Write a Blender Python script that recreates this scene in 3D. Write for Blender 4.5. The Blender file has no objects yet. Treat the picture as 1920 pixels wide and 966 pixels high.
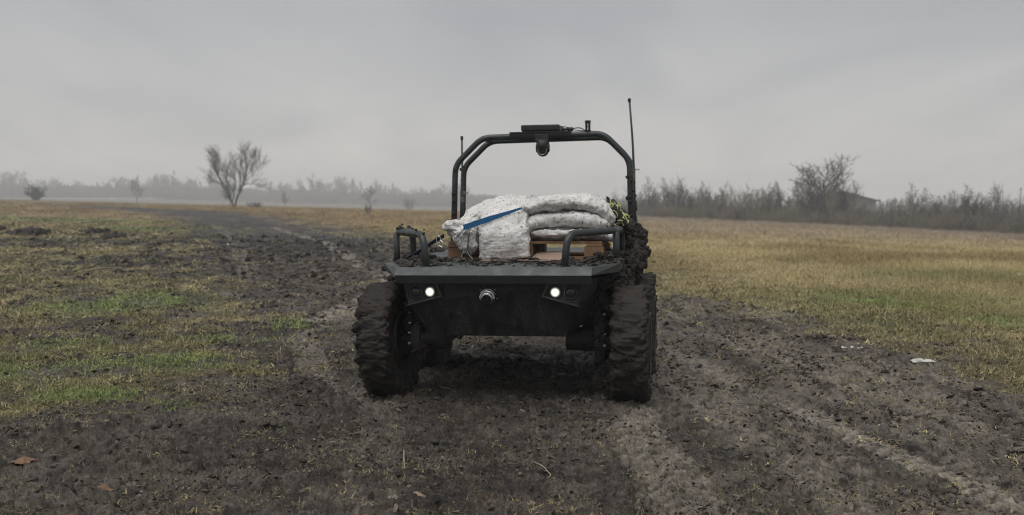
import bpy, bmesh, math, random
import numpy as np
from mathutils import Vector, Matrix, Euler
from mathutils.bvhtree import BVHTree

scene = bpy.context.scene
COL = scene.collection
R = math.radians

# ------------------------------------------------------------------ camera, sky, sun, exposure
cam_data = bpy.data.cameras.new('camera')
cam = bpy.data.objects.new('camera', cam_data)
COL.objects.link(cam)
cam.location = (0, 0, 1.5)
cam.rotation_euler = (R(90) - math.atan(111 / 1950.0), 0, 0)
cam_data.sensor_width = 36
cam_data.lens = 36 * 1950.0 / 1920.0
cam_data.clip_start = 0.05
cam_data.clip_end = 6000
cam_data.dof.use_dof = True
cam_data.dof.focus_distance = 6.2
cam_data.dof.aperture_fstop = 2.7
scene.camera = cam

SUN_EL, SUN_AZ = R(68), R(-150)          # azimuth measured from +Y towards +X
world = bpy.data.worlds.new("World")
scene.world = world
world.use_nodes = True
wn, wl = world.node_tree.nodes, world.node_tree.links
wn.clear()
w_out = wn.new('ShaderNodeOutputWorld')
w_bg = wn.new('ShaderNodeBackground')
w_bg.inputs['Strength'].default_value = 0.1
w_sky = wn.new('ShaderNodeTexSky')
w_sky.sky_type = 'NISHITA'
w_sky.sun_disc = False
w_sky.sun_elevation = SUN_EL
w_sky.sun_rotation = SUN_AZ
w_tc = wn.new('ShaderNodeTexCoord')
w_sep = wn.new('ShaderNodeSeparateXYZ')
wl.new(w_tc.outputs['Generated'], w_sep.inputs[0])


def wmath(op, a, b=None, clamp=False):
    n = wn.new('ShaderNodeMath')
    n.operation = op
    n.use_clamp = clamp
    for i, v in enumerate((a, b)):
        if v is None:
            continue
        if isinstance(v, (int, float)):
            n.inputs[i].default_value = v
        else:
            wl.new(v, n.inputs[i])
    return n.outputs[0]


zc = wmath('MAXIMUM', w_sep.outputs['Z'], 0.0)
den = wmath('ADD', zc, 0.16)
w_comb = wn.new('ShaderNodeCombineXYZ')       # cloud layer seen in perspective
wl.new(wmath('DIVIDE', w_sep.outputs['X'], den), w_comb.inputs[0])
wl.new(wmath('DIVIDE', w_sep.outputs['Y'], den), w_comb.inputs[1])
w_map = wn.new('ShaderNodeMapping')
w_map.inputs['Rotation'].default_value = (0, 0, R(35))
w_map.inputs['Scale'].default_value = (0.9, 0.38, 1)
wl.new(w_comb.outputs[0], w_map.inputs[0])
w_n = wn.new('ShaderNodeTexNoise')
w_n.inputs['Scale'].default_value = 1.5
w_n.inputs['Detail'].default_value = 5
w_n.inputs['Roughness'].default_value = 0.5
w_n.inputs['Distortion'].default_value = 0.6
wl.new(w_map.outputs[0], w_n.inputs['Vector'])
w_ramp = wn.new('ShaderNodeValToRGB')
w_ramp.color_ramp.interpolation = 'EASE'
w_ramp.color_ramp.elements[0].position = 0.28
w_ramp.color_ramp.elements[0].color = (0.395, 0.401, 0.420, 1)
w_ramp.color_ramp.elements[1].position = 0.72
w_ramp.color_ramp.elements[1].color = (0.484, 0.484, 0.491, 1)
wl.new(w_n.outputs['Fac'], w_ramp.inputs[0])
# thinner, warmer cloud low over the horizon
w_hr = wn.new('ShaderNodeValToRGB')
w_hr.color_ramp.elements[0].position = 0.0
w_hr.color_ramp.elements[0].color = (1.42, 1.37, 1.29, 1)
w_hr.color_ramp.elements[1].position = 0.17
w_hr.color_ramp.elements[1].color = (1.0, 1.0, 1.0, 1)
wl.new(zc, w_hr.inputs[0])
w_mul = wn.new('ShaderNodeMix')
w_mul.data_type = 'RGBA'
w_mul.blend_type = 'MULTIPLY'
w_mul.inputs[0].default_value = 1.0
wl.new(w_ramp.outputs[0], w_mul.inputs[6])
wl.new(w_hr.outputs[0], w_mul.inputs[7])
w_gain = wn.new('ShaderNodeVectorMath')
w_gain.operation = 'SCALE'
w_gain.inputs[3].default_value = 5.95
wl.new(w_mul.outputs[2], w_gain.inputs[0])
w_mix = wn.new('ShaderNodeMix')
w_mix.data_type = 'RGBA'
w_mix.inputs[0].default_value = 0.96
wl.new(w_sky.outputs[0], w_mix.inputs[6])
wl.new(w_gain.outputs[0], w_mix.inputs[7])
wl.new(w_mix.outputs[2], w_bg.inputs['Color'])
wl.new(w_bg.outputs[0], w_out.inputs['Surface'])

sun_data = bpy.data.lights.new('sun', 'SUN')
sun_data.energy = 1.5
sun_data.angle = R(55)
sun_data.color = (1.0, 0.97, 0.93)
sun = bpy.data.objects.new('sun', sun_data)
COL.objects.link(sun)
sdir = Vector((math.sin(SUN_AZ) * math.cos(SUN_EL), math.cos(SUN_AZ) * math.cos(SUN_EL), math.sin(SUN_EL)))
sun.rotation_euler = sdir.to_track_quat('Z', 'Y').to_euler()
sun.location = (0, -5, 30)

scene.view_settings.view_transform = 'Standard'
scene.view_settings.look = 'None'
scene.view_settings.gamma = 1.0
scene.view_settings.exposure = 0.70
scene.cycles.use_denoising = True
scene.cycles.filter_width = 1.0
scene.cycles.max_bounces = 5
scene.cycles.diffuse_bounces = 3
scene.cycles.glossy_bounces = 3
scene.cycles.volume_bounces = 3
scene.cycles.transmission_bounces = 3
scene.cycles.transparent_max_bounces = 6


# ------------------------------------------------------------------ noise (numpy)
def _hash(ix, iy, iz, seed):
    h = (ix.astype(np.int64) * 374761393 + iy.astype(np.int64) * 668265263 + iz.astype(np.int64) * 2147483647 + seed * 1274126177) & 0xffffffff
    h = ((h ^ (h >> 13)) * 1274126177) & 0xffffffff
    h = ((h ^ (h >> 16)) * 2246822519) & 0xffffffff
    return h ^ (h >> 15)


def noise2(x, y, seed=0):
    """Perlin gradient noise, about -0.7..0.7."""
    x0, y0 = np.floor(x), np.floor(y)
    fx, fy = x - x0, y - y0
    ux = fx * fx * fx * (fx * (fx * 6 - 15) + 10)
    uy = fy * fy * fy * (fy * (fy * 6 - 15) + 10)
    z = np.zeros_like(x0)

    def g(dx, dy):
        a = _hash(x0 + dx, y0 + dy, z, seed) * (2 * math.pi / 4294967296.0)
        return np.cos(a) * (fx - dx) + np.sin(a) * (fy - dy)
    a = g(0, 0)
    a = a + ux * (g(1, 0) - a)
    b = g(0, 1)
    b = b + ux * (g(1, 1) - b)
    return a + uy * (b - a)


def noise3(p, seed=0):
    """Value noise on an (n,3) array, -1..1."""
    p0 = np.floor(p)
    f = p - p0
    u = f * f * f * (f * (f * 6 - 15) + 10)

    def h(dx, dy, dz):
        return _hash(p0[:, 0] + dx, p0[:, 1] + dy, p0[:, 2] + dz, seed) * (2 / 4294967296.0) - 1
    x00 = h(0, 0, 0) * (1 - u[:, 0]) + h(1, 0, 0) * u[:, 0]
    x10 = h(0, 1, 0) * (1 - u[:, 0]) + h(1, 1, 0) * u[:, 0]
    x01 = h(0, 0, 1) * (1 - u[:, 0]) + h(1, 0, 1) * u[:, 0]
    x11 = h(0, 1, 1) * (1 - u[:, 0]) + h(1, 1, 1) * u[:, 0]
    y0 = x00 * (1 - u[:, 1]) + x10 * u[:, 1]
    y1 = x01 * (1 - u[:, 1]) + x11 * u[:, 1]
    return y0 * (1 - u[:, 2]) + y1 * u[:, 2]


def fbm3(p, seed=0, octv=4, gain=0.5):
    s, a = np.zeros(len(p)), 1.0
    for i in range(octv):
        s += a * noise3(p * 2 ** i + 17.3 * i, seed + i)
        a *= gain
    return s


def ss(a, b, x):
    t = np.clip((x - a) / (b - a), 0, 1)
    return t * t * (3 - 2 * t)


# ------------------------------------------------------------------ materials
def new_mat(name):
    m = bpy.data.materials.new(name)
    m.use_nodes = True
    nt = m.node_tree
    nt.nodes.clear()
    out = nt.nodes.new('ShaderNodeOutputMaterial')
    b = nt.nodes.new('ShaderNodeBsdfPrincipled')
    nt.links.new(b.outputs[0], out.inputs[0])
    return m, nt, b


class NT:
    """small wrapper that makes node networks short to write"""
    def __init__(self, nt):
        self.nt = nt

    def put(self, sock, v):
        if v is None:
            return
        if hasattr(v, 'is_output'):
            self.nt.links.new(v, sock)
        else:
            if sock.type == 'RGBA' and len(v) == 3:
                v = (*v, 1)
            sock.default_value = v

    def math(self, op, a, b=None, clamp=False):
        n = self.nt.nodes.new('ShaderNodeMath')
        n.operation = op
        n.use_clamp = clamp
        self.put(n.inputs[0], a)
        self.put(n.inputs[1], b)
        return n.outputs[0]

    def noise(self, scale, detail=4, rough=0.55, vec=None, dist=0.0):
        n = self.nt.nodes.new('ShaderNodeTexNoise')
        n.inputs['Scale'].default_value = scale
        n.inputs['Detail'].default_value = detail
        n.inputs['Roughness'].default_value = rough
        n.inputs['Distortion'].default_value = dist
        self.put(n.inputs['Vector'], vec)
        return n.outputs['Fac']

    def coord(self, scale=None, kind='Object'):
        n = self.nt.nodes.new('ShaderNodeTexCoord')
        if scale is None:
            return n.outputs[kind]
        m = self.nt.nodes.new('ShaderNodeMapping')
        m.inputs['Scale'].default_value = scale
        self.nt.links.new(n.outputs[kind], m.inputs[0])
        return m.outputs[0]

    def rng(self, v, a, b, c=0.0, d=1.0):
        n = self.nt.nodes.new('ShaderNodeMapRange')
        n.interpolation_type = 'SMOOTHSTEP'
        self.put(n.inputs[0], v)
        for i, x in enumerate((a, b, c, d)):
            n.inputs[i + 1].default_value = x
        return n.outputs[0]

    def mix(self, f, a, b, blend='MIX'):
        n = self.nt.nodes.new('ShaderNodeMix')
        n.data_type = 'RGBA'
        n.blend_type = blend
        self.put(n.inputs[0], f)
        self.put(n.inputs[6], a)
        self.put(n.inputs[7], b)
        return n.outputs[2]

    def bump(self, h, strength=0.5, dist=0.01):
        n = self.nt.nodes.new('ShaderNodeBump')
        n.inputs['Strength'].default_value = strength
        n.inputs['Distance'].default_value = dist
        self.put(n.inputs['Height'], h)
        return n.outputs[0]

    def attr(self, name, kind='GEOMETRY'):
        n = self.nt.nodes.new('ShaderNodeAttribute')
        n.attribute_name = name
        n.attribute_type = kind
        return n

    def sep(self, c):
        n = self.nt.nodes.new('ShaderNodeSeparateColor')
        self.put(n.inputs[0], c)
        return n.outputs


MUD_A, MUD_B = (0.010, 0.008, 0.007), (0.040, 0.033, 0.028)
M = {}


def paint(name, col, dust, rough=0.5, dust_amt=0.35, metallic=0.0, dscale=9.0, streak=1.0):
    m, nt, b = new_mat(name)
    n = NT(nt)
    vec = n.coord((1, 1, streak))
    f1 = n.noise(dscale, 6, 0.65, vec)
    f2 = n.noise(dscale * 9, 3, 0.6, vec)
    mask = n.math('MULTIPLY', n.rng(f1, 0.42, 0.72), n.rng(f2, 0.35, 0.65), True)
    mask = n.math('MULTIPLY', mask, dust_amt, True)
    spots = n.math('MULTIPLY', n.rng(n.noise(dscale * 4.5, 3, 0.6, vec), 0.66, 0.72), min(1.0, dust_amt * 1.6), True)
    c = n.mix(mask, col, dust)
    c = n.mix(spots, c, MUD_A)
    n.put(b.inputs['Base Color'], c)
    n.put(b.inputs['Roughness'], n.rng(f1, 0.3, 0.7, rough - 0.1, rough + 0.25))
    b.inputs['Metallic'].default_value = metallic
    n.put(b.inputs['Normal'], n.bump(f2, 0.12, 0.004))
    M[name] = m
    return m


paint('hull_paint', (0.0040, 0.0048, 0.0056), (0.070, 0.064, 0.056), 0.55, 0.8, dscale=12, streak=0.35)
paint('deck_paint', (0.035, 0.047, 0.047), (0.100, 0.094, 0.080), 0.5, 0.75, dscale=10)
paint('tube_paint', (0.022, 0.028, 0.031), (0.10, 0.09, 0.075), 0.42, 0.40, dscale=11)
paint('black_plastic', (0.012, 0.012, 0.013), (0.05, 0.045, 0.04), 0.5, 0.3)
paint('antenna_paint', (0.035, 0.050, 0.055), (0.09, 0.08, 0.07), 0.45, 0.2)
paint('rim_paint', (0.008, 0.008, 0.008), (0.03, 0.026, 0.022), 0.6, 0.9)


def mud_mat(name, a, b_, scale=14, rough=(0.55, 0.92)):
    m, nt, b = new_mat(name)
    n = NT(nt)
    v = n.coord()
    f = n.noise(scale, 6, 0.65, v)
    g = n.noise(scale * 6, 4, 0.6, v)
    c = n.mix(n.rng(f, 0.35, 0.72), a, b_)
    c = n.mix(n.math('MULTIPLY', n.rng(g, 0.62, 0.8), 0.45), c, (0.09, 0.077, 0.064))
    n.put(b.inputs['Base Color'], c)
    n.put(b.inputs['Roughness'], n.rng(f, 0.3, 0.7, *rough))
    b.inputs['Specular IOR Level'].default_value = 0.35
    n.put(b.inputs['Normal'], n.bump(n.math('ADD', f, g), 0.6, 0.008))
    M[name] = m


mud_mat('mud', MUD_A, MUD_B)
mud_mat('tyre_mud', (0.007, 0.0058, 0.0052), (0.042, 0.034, 0.029), 14)
mud_mat('clod_mud', (0.016, 0.013, 0.011), (0.075, 0.064, 0.053), 20)

# woven sack plastic, dirty with flecks of soil
m, nt, b = new_mat('sack_cloth')
n = NT(nt)
v = n.coord()
f = n.noise(9, 5, 0.6, v)
c = n.mix(n.rng(f, 0.3, 0.75), (0.52, 0.515, 0.495), (0.70, 0.695, 0.68))
fk = n.rng(n.noise(4.5, 3, 0.6, v), 0.38, 0.62)
c = n.mix(n.rng(n.noise(46, 3, 0.75, v), 0.575, 0.64), c, (0.22, 0.20, 0.175))
c = n.mix(n.math('MULTIPLY', n.rng(n.noise(26, 4, 0.75, n.coord((1, 1, .6))), 0.60, 0.65), n.math('MULTIPLY', fk, 0.95)), c, (0.045, 0.038, 0.032))
c = n.mix(n.math('MULTIPLY', n.rng(n.noise(5, 4, 0.6, v), 0.56, 0.8), 0.35), c, (0.30, 0.27, 0.23))
n.put(b.inputs['Base Color'], c)
b.inputs['Roughness'].default_value = 0.62
b.inputs['Specular IOR Level'].default_value = 0.3
n.put(b.inputs['Normal'], n.bump(n.noise(60, 4, 0.7, v, 1.0), 0.5, 0.007))
M['sack_cloth'] = m

m, nt, b = new_mat('pallet_wood')
n = NT(nt)
v = n.coord((2, 14, 14))
f = n.noise(4, 6, 0.6, v)
c = n.mix(f, (0.165, 0.085, 0.040), (0.28, 0.165, 0.092))
c = n.mix(n.math('MULTIPLY', n.rng(n.noise(11, 4, 0.6, n.coord()), 0.5, 0.75), 0.7), c, (0.06, 0.045, 0.035))
n.put(b.inputs['Base Color'], c)
b.inputs['Roughness'].default_value = 0.8
n.put(b.inputs['Normal'], n.bump(f, 0.3, 0.004))
M['pallet_wood'] = m


def plain(name, col, rough=0.6, metallic=0.0, var=0.25, scale=12, emit=None):
    m, nt, b = new_mat(name)
    n = NT(nt)
    f = n.noise(scale, 5, 0.6, n.coord())
    c = n.mix(f, tuple(x * (1 - var) for x in col), tuple(min(1, x * (1 + var)) for x in col))
    n.put(b.inputs['Base Color'], c)
    b.inputs['Roughness'].default_value = rough
    b.inputs['Metallic'].default_value = metallic
    if emit:
        n.put(b.inputs['Emission Color'], emit[:3])
        b.inputs['Emission Strength'].default_value = emit[3]
    M[name] = m


plain('cardboard', (0.25, 0.175, 0.135), 0.85, 0, 0.3, 6)
plain('blue_webbing', (0.016, 0.125, 0.29), 0.6, 0, 0.3, 60)
plain('dark_webbing', (0.008, 0.015, 0.045), 0.6, 0, 0.3, 60)
plain('steel', (0.55, 0.55, 0.54), 0.25, 1.0, 0.2, 30)
plain('bolt_steel', (0.22, 0.21, 0.20), 0.4, 0.9, 0.3, 30)
plain('lens_glass', (0.006, 0.007, 0.010), 0.08)
plain('dark_lens', (0.02, 0.022, 0.025), 0.2)
m, nt, b = new_mat('led_light')
n = NT(nt)
lg = nt.nodes.new('ShaderNodeVectorMath')
lg.operation = 'LENGTH'
nt.links.new(n.coord(), lg.inputs[0])
n.put(b.inputs['Base Color'], (.02, .02, .02))
b.inputs['Roughness'].default_value = 0.2
n.put(b.inputs['Emission Color'], (1.0, 0.97, 0.80))
n.put(b.inputs['Emission Strength'], n.math('MULTIPLY', n.math('POWER', n.math('SUBTRACT', 1.0, n.math('MULTIPLY', lg.outputs['Value'], 1 / .047), True), 4.2), 16.0))
M['led_light'] = m
plain('yellow_cord', (0.40, 0.42, 0.19), 0.7, 0, 0.35, 40)
plain('white_litter', (0.50, 0.49, 0.46), 0.6, 0, 0.15, 12)
plain('dry_leaf', (0.17, 0.10, 0.06), 0.75, 0, 0.35, 40)
plain('pale_leaf', (0.24, 0.165, 0.105), 0.75, 0, 0.35, 40)
plain('grey_leaf', (0.19, 0.175, 0.15), 0.75, 0, 0.35, 40)
plain('dry_stalk', (0.31, 0.265, 0.185), 0.75, 0, 0.25, 20)
plain('white_string', (0.62, 0.60, 0.56), 0.7, 0, 0.1, 20)
plain('bark', (0.112, 0.107, 0.096), 0.9, 0, 0.4, 3)
plain('dark_bark', (0.040, 0.042, 0.040), 0.9, 0, 0.4, 3)
plain('brush_twigs', (0.170, 0.146, 0.112), 0.9, 0, 0.4, 2)
plain('olive_twigs', (0.158, 0.149, 0.097), 0.9, 0, 0.4, 2)
plain('evergreen', (0.035, 0.052, 0.042), 0.9, 0, 0.4, 2)
plain('shed_wall', (0.20, 0.20, 0.195), 0.85, 0, 0.2, 0.7)
plain('shed_roof', (0.13, 0.135, 0.135), 0.8, 0, 0.3, 0.7)
plain('weathered_pole', (0.10, 0.09, 0.08), 0.9, 0, 0.3, 4)

# grass blades: colour comes from each tuft's own tint
for nm, sp in (('grass_blade', 0.2), ('reed_blade', 0.2), ('crumb_mud', 0.3)):
    m, nt, b = new_mat(nm)
    n = NT(nt)
    a = n.attr('tint', 'INSTANCER')
    f = n.noise(30, 2, 0.5, n.coord())
    c = n.mix(1.0, a.outputs['Color'], n.mix(f, (0.55, 0.55, 0.55), (1.45, 1.42, 1.38)), 'MULTIPLY')
    n.put(b.inputs['Base Color'], c)
    b.inputs['Roughness'].default_value = 0.8
    b.inputs['Specular IOR Level'].default_value = sp
    M[nm] = m

# ground: trodden mud, compacted ruts, thatch under the grass
m, nt, b = new_mat('field_ground')
n = NT(nt)
v = n.coord()
r_, g_, b_ = n.sep(n.attr('cover').outputs['Color'])[:3]
f1 = n.noise(1.6, 6, 0.62, v)
f2 = n.noise(9, 6, 0.65, v)
f3 = n.noise(48, 5, 0.72, v)
soil = n.mix(n.rng(f2, 0.30, 0.70), (0.017, 0.0135, 0.0110), (0.092, 0.078, 0.062))
soil = n.mix(n.math('MULTIPLY', n.rng(f1, 0.50, 0.64), 0.65), soil, (0.138, 0.118, 0.094))
soil = n.mix(n.math('MULTIPLY', n.rng(n.noise(3.1, 5, 0.6, v), 0.55, 0.7), 0.5), soil, (0.085, 0.055, 0.040))
soil = n.mix(n.math('MULTIPLY', n.rng(f3, 0.46, 0.62), 0.8), soil, (0.011, 0.0088, 0.0072))
rut = n.mix(n.rng(f2, 0.3, 0.7), (0.160, 0.141, 0.116), (0.310, 0.277, 0.230))
ndir = n.noise(1.0, 5, 0.68, n.coord((26, 9, 20)), .8)
dryness = n.attr('dry').outputs['Fac']
soil = n.mix(n.math('MULTIPLY', dryness, n.rng(n.math('ADD', f2, n.math('MULTIPLY', f3, 0.35)), 0.50, 0.78), True), soil, n.mix(f1, (0.150, 0.132, 0.108), (0.235, 0.206, 0.168)))
soil = n.mix(n.math('MULTIPLY', n.attr('wet').outputs['Fac'], 0.85), soil, n.mix(f2, (0.007, 0.0066, 0.0062), (0.020, 0.018, 0.016)))
soil = n.mix(n.math('MULTIPLY', b_, n.rng(f3, 0.25, 0.5), True), soil, rut)
thatch = n.mix(n.rng(f2, 0.35, 0.65), (0.065, 0.054, 0.029), (0.135, 0.104, 0.056))
thatch = n.mix(n.rng(f3, 0.45, 0.7), thatch, (0.055, 0.050, 0.028))
thatch = n.mix(n.math('MULTIPLY', g_, 0.75), thatch, n.mix(f2, (0.045, 0.075, 0.022), (0.095, 0.125, 0.045)))
mk = n.math('ADD', r_, n.math('MULTIPLY', n.math('SUBTRACT', f2, 0.5), 0.9))
n.put(b.inputs['Base Color'], n.mix(n.rng(mk, 0.35, 0.65), thatch, soil))
n.put(b.inputs['Roughness'], n.rng(f1, 0.40, 0.62, 0.90, 0.52))
b.inputs['Specular IOR Level'].default_value = 0.4
crack = n.rng(n.math('ABSOLUTE', n.math('SUBTRACT', ndir, 0.5)), 0.0, 0.055)
hgt = n.math('ADD', n.math('ADD', f2, n.math('MULTIPLY', f3, 0.9)), n.math('MULTIPLY', crack, 0.55))
n.put(b.inputs['Normal'], n.bump(hgt, 0.75, 0.022))
M['field_ground'] = m


# ------------------------------------------------------------------ object helpers
def tag(o, label=None, cat=None, group=None, kind=None):
    for k, v in (('label', label), ('category', cat), ('group', group), ('kind', kind)):
        if v:
            o[k] = v
    return o


def mesh_np(name, V, F, mat, smooth=True):
    """mesh from numpy verts (n,3) and an (m,k) face array or a list of face arrays"""
    V = np.asarray(V, dtype=np.float32)
    Fs = F if isinstance(F, list) else [F]
    Fs = [np.asarray(f, dtype=np.int32) for f in Fs if len(f)]
    me = bpy.data.meshes.new(name)
    me.vertices.add(len(V))
    me.vertices.foreach_set('co', V.ravel())
    loops = np.concatenate([f.ravel() for f in Fs])
    tot = np.concatenate([np.full(len(f), f.shape[1], dtype=np.int32) for f in Fs])
    me.loops.add(len(loops))
    me.loops.foreach_set('vertex_index', loops)
    me.polygons.add(len(tot))
    st = np.zeros(len(tot), dtype=np.int32)
    st[1:] = np.cumsum(tot)[:-1]
    me.polygons.foreach_set('loop_start', st)
    me.polygons.foreach_set('loop_total', tot)
    me.update(calc_edges=True)
    me.polygons.foreach_set('use_smooth', np.full(len(tot), smooth, dtype=bool))
    for mm in (mat if isinstance(mat, list) else [mat]):
        me.materials.append(mm)
    return me


def link(name, me, parent=None, loc=None, rot=None):
    o = bpy.data.objects.new(name, me)
    COL.objects.link(o)
    if parent is not None:
        o.parent = parent
    if loc is not None:
        o.location = loc
    if rot is not None:
        o.rotation_euler = rot
    return o


def bm_obj(name, bm, mat, parent=None, smooth=False, bevel=0.0, loc=None):
    if bevel:
        bmesh.ops.bevel(bm, geom=[e for e in bm.edges if len(e.link_faces) == 2 and e.calc_face_angle(0) > 0.4], offset=bevel, segments=2, affect='EDGES', profile=0.5)
    bmesh.ops.recalc_face_normals(bm, faces=bm.faces)
    me = bpy.data.meshes.new(name)
    bm.to_mesh(me)
    bm.free()
    me.polygons.foreach_set('use_smooth', np.full(len(me.polygons), smooth, dtype=bool))
    me.materials.append(mat)
    return link(name, me, parent, loc)


def box(bm, c, s, rot=None):
    """a box of full size s centred at c"""
    mt = Matrix.Translation(c) @ (rot.to_matrix().to_4x4() if rot else Matrix.Identity(4)) @ Matrix.Diagonal((*s, 1))
    bmesh.ops.create_cube(bm, size=1, matrix=mt)


def cyl(bm, p0, p1, r0, r1=None, seg=16):
    p0, p1 = Vector(p0), Vector(p1)
    d = p1 - p0
    mt = Matrix.Translation((p0 + p1) / 2) @ d.to_track_quat('Z', 'Y').to_matrix().to_4x4()
    bmesh.ops.create_cone(bm, cap_ends=True, segments=seg, radius1=r0, radius2=r0 if r1 is None else r1, depth=d.length, matrix=mt)


def fillet(pts, r, k=5):
    """polyline with rounded corners"""
    pts = [Vector(p) for p in pts]
    out = [pts[0]]
    for i in range(1, len(pts) - 1):
        a, p, c = pts[i - 1], pts[i], pts[i + 1]
        d = min(r, (a - p).length * 0.45, (c - p).length * 0.45)
        q0, q1 = p + (a - p).normalized() * d, p + (c - p).normalized() * d
        for j in range(k + 1):
            t = j / k
            out.append(q0 * (1 - t) ** 2 + p * 2 * t * (1 - t) + q1 * t * t)
    out.append(pts[-1])
    return out


def tube_np(pts, rad, k=10, cap=True):
    """verts and quads of a tube along pts; rad a number or one per point"""
    P = np.array([tuple(p) for p in pts], dtype=float)
    n_ = len(P)
    rad = np.full(n_, rad) if np.isscalar(rad) else np.asarray(rad, dtype=float)
    T = np.gradient(P, axis=0)
    T /= np.linalg.norm(T, axis=1)[:, None] + 1e-9
    up = np.array([0, 0, 1.0]) if abs(T[0][2]) < 0.9 else np.array([1.0, 0, 0])
    A = np.zeros_like(P)
    a = up - T[0] * up.dot(T[0])
    A[0] = a / np.linalg.norm(a)
    for i in range(1, n_):
        a = A[i - 1] - T[i] * A[i - 1].dot(T[i])
        A[i] = a / (np.linalg.norm(a) + 1e-9)
    B = np.cross(T, A)
    th = np.arange(k) * 2 * math.pi / k
    V = P[:, None, :] + rad[:, None, None] * (np.cos(th)[None, :, None] * A[:, None, :] + np.sin(th)[None, :, None] * B[:, None, :])
    V = V.reshape(-1, 3)
    i, j = np.meshgrid(np.arange(n_ - 1), np.arange(k), indexing='ij')
    j2 = (j + 1) % k
    F = np.stack([i * k + j, i * k + j2, (i + 1) * k + j2, (i + 1) * k + j], -1).reshape(-1, 4)
    if cap:
        V = np.vstack([V, P[0] - T[0] * rad[0] * 0.3, P[-1] + T[-1] * rad[-1] * 0.3])
        c0, c1 = len(V) - 2, len(V) - 1
        jj = np.arange(k)
        F = np.vstack([F, np.stack([np.full(k, c0), (jj + 1) % k, jj, np.full(k, c0)], -1)[:, [0, 1, 2, 2]],
                       np.stack([np.full(k, c1), (n_ - 1) * k + jj, (n_ - 1) * k + (jj + 1) % k, np.full(k, c1)], -1)[:, [0, 1, 2, 2]]])
    return V, F


class Acc:
    """collects numpy pieces into one mesh"""
    def __init__(self):
        self.V, self.F4, self.F3, self.n = [], [], [], 0

    def add(self, V, F):
        F = np.asarray(F)
        if F.shape[1] == 4:
            deg = F[:, 2] == F[:, 3]
            self.F4.append(F[~deg] + self.n)
            self.F3.append(F[deg][:, :3] + self.n)
        else:
            self.F3.append(F + self.n)
        self.V.append(V)
        self.n += len(V)

    def tube(self, pts, rad, k=10, cap=True):
        self.add(*tube_np(pts, rad, k, cap))

    def mesh(self, name, mat, smooth=True):
        F = []
        f4 = [f for f in self.F4 if len(f)]
        f3 = [f for f in self.F3 if len(f)]
        if f4:
            F.append(np.vstack(f4))
        if f3:
            F.append(np.vstack(f3))
        return mesh_np(name, np.vstack(self.V), F, mat, smooth)


def ico(sub):
    bm = bmesh.new()
    bmesh.ops.create_icosphere(bm, subdivisions=sub, radius=1)
    V = np.array([v.co[:] for v in bm.verts])
    F = np.array([[v.index for v in f.verts] for f in bm.faces])
    bm.free()
    return V, F


ICO1, ICO2, ICO3 = ico(1), ico(2), ico(3)


def rot_np(rng, n_):
    """n random rotation matrices"""
    q = rng.normal(size=(n_, 4))
    q /= np.linalg.norm(q, axis=1)[:, None]
    w, x, y, z = q.T
    return np.stack([1 - 2 * (y * y + z * z), 2 * (x * y - z * w), 2 * (x * z + y * w),
                     2 * (x * y + z * w), 1 - 2 * (x * x + z * z), 2 * (y * z - x * w),
                     2 * (x * z - y * w), 2 * (y * z + x * w), 1 - 2 * (x * x + y * y)], -1).reshape(n_, 3, 3)


def clods_np(rng, C, S, base=ICO2, flat=0.6, rough=0.35):
    """joined lumps of earth at centres C with sizes S"""
    n_ = len(C)
    V0, F0 = base
    rad = 1 + rough * rng.uniform(-1, 1, size=(n_, len(V0), 1))
    an = rng.uniform(0.55, 1.25, size=(n_, 1, 3))
    V = V0[None] * rad * an
    V = np.einsum('nij,nkj->nki', rot_np(rng, n_), V) * S[:, None, None]
    V[:, :, 2] *= flat
    V += C[:, None, :]
    F = (F0[None] + (np.arange(n_) * len(V0))[:, None, None]).reshape(-1, 3)
    return V.reshape(-1, 3), F


# ------------------------------------------------------------------ terrain
_Y = np.arange(-50, 1300, 1.0)
_h = np.interp(_Y, [0, 15, 85, 130, 250, 470, 900], [0, 0, -.8, -.6, -2, -5.5, -6])
_k = np.exp(-.5 * (np.arange(-40, 41) / 12.) ** 2)
_k /= _k.sum()
_h = np.convolve(np.pad(_h, 40, mode='edge'), _k, 'valid')


def terrain(X, Y):
    return np.interp(Y, _Y, _h) * ss(8, 25, Y) - .027 * np.clip(X, -260, 120) * ss(12, 60, Y)


LB = np.array([(-9, 3.5), (-6.5, 5.2), (-4.6, 6.2), (-3.1, 6.9), (-2.44, 7.5), (-2.55, 9.15), (-3.8, 12.9), (-6.5, 20.6), (-10.6, 32), (-17.5, 52), (-27.5, 80), (-38, 97), (-45, 106), (-58, 117)])
RB = np.array([(9, 3.5), (5.6, 6), (4.1, 8.1), (4.35, 10.5), (3.9, 12.3), (3.1, 14.2), (2.3, 16.5), (1.4, 21), (-1.05, 34), (-6.3, 50.3), (-15.1, 82), (-25.9, 105), (-33.6, 113), (-47, 117)])


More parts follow.
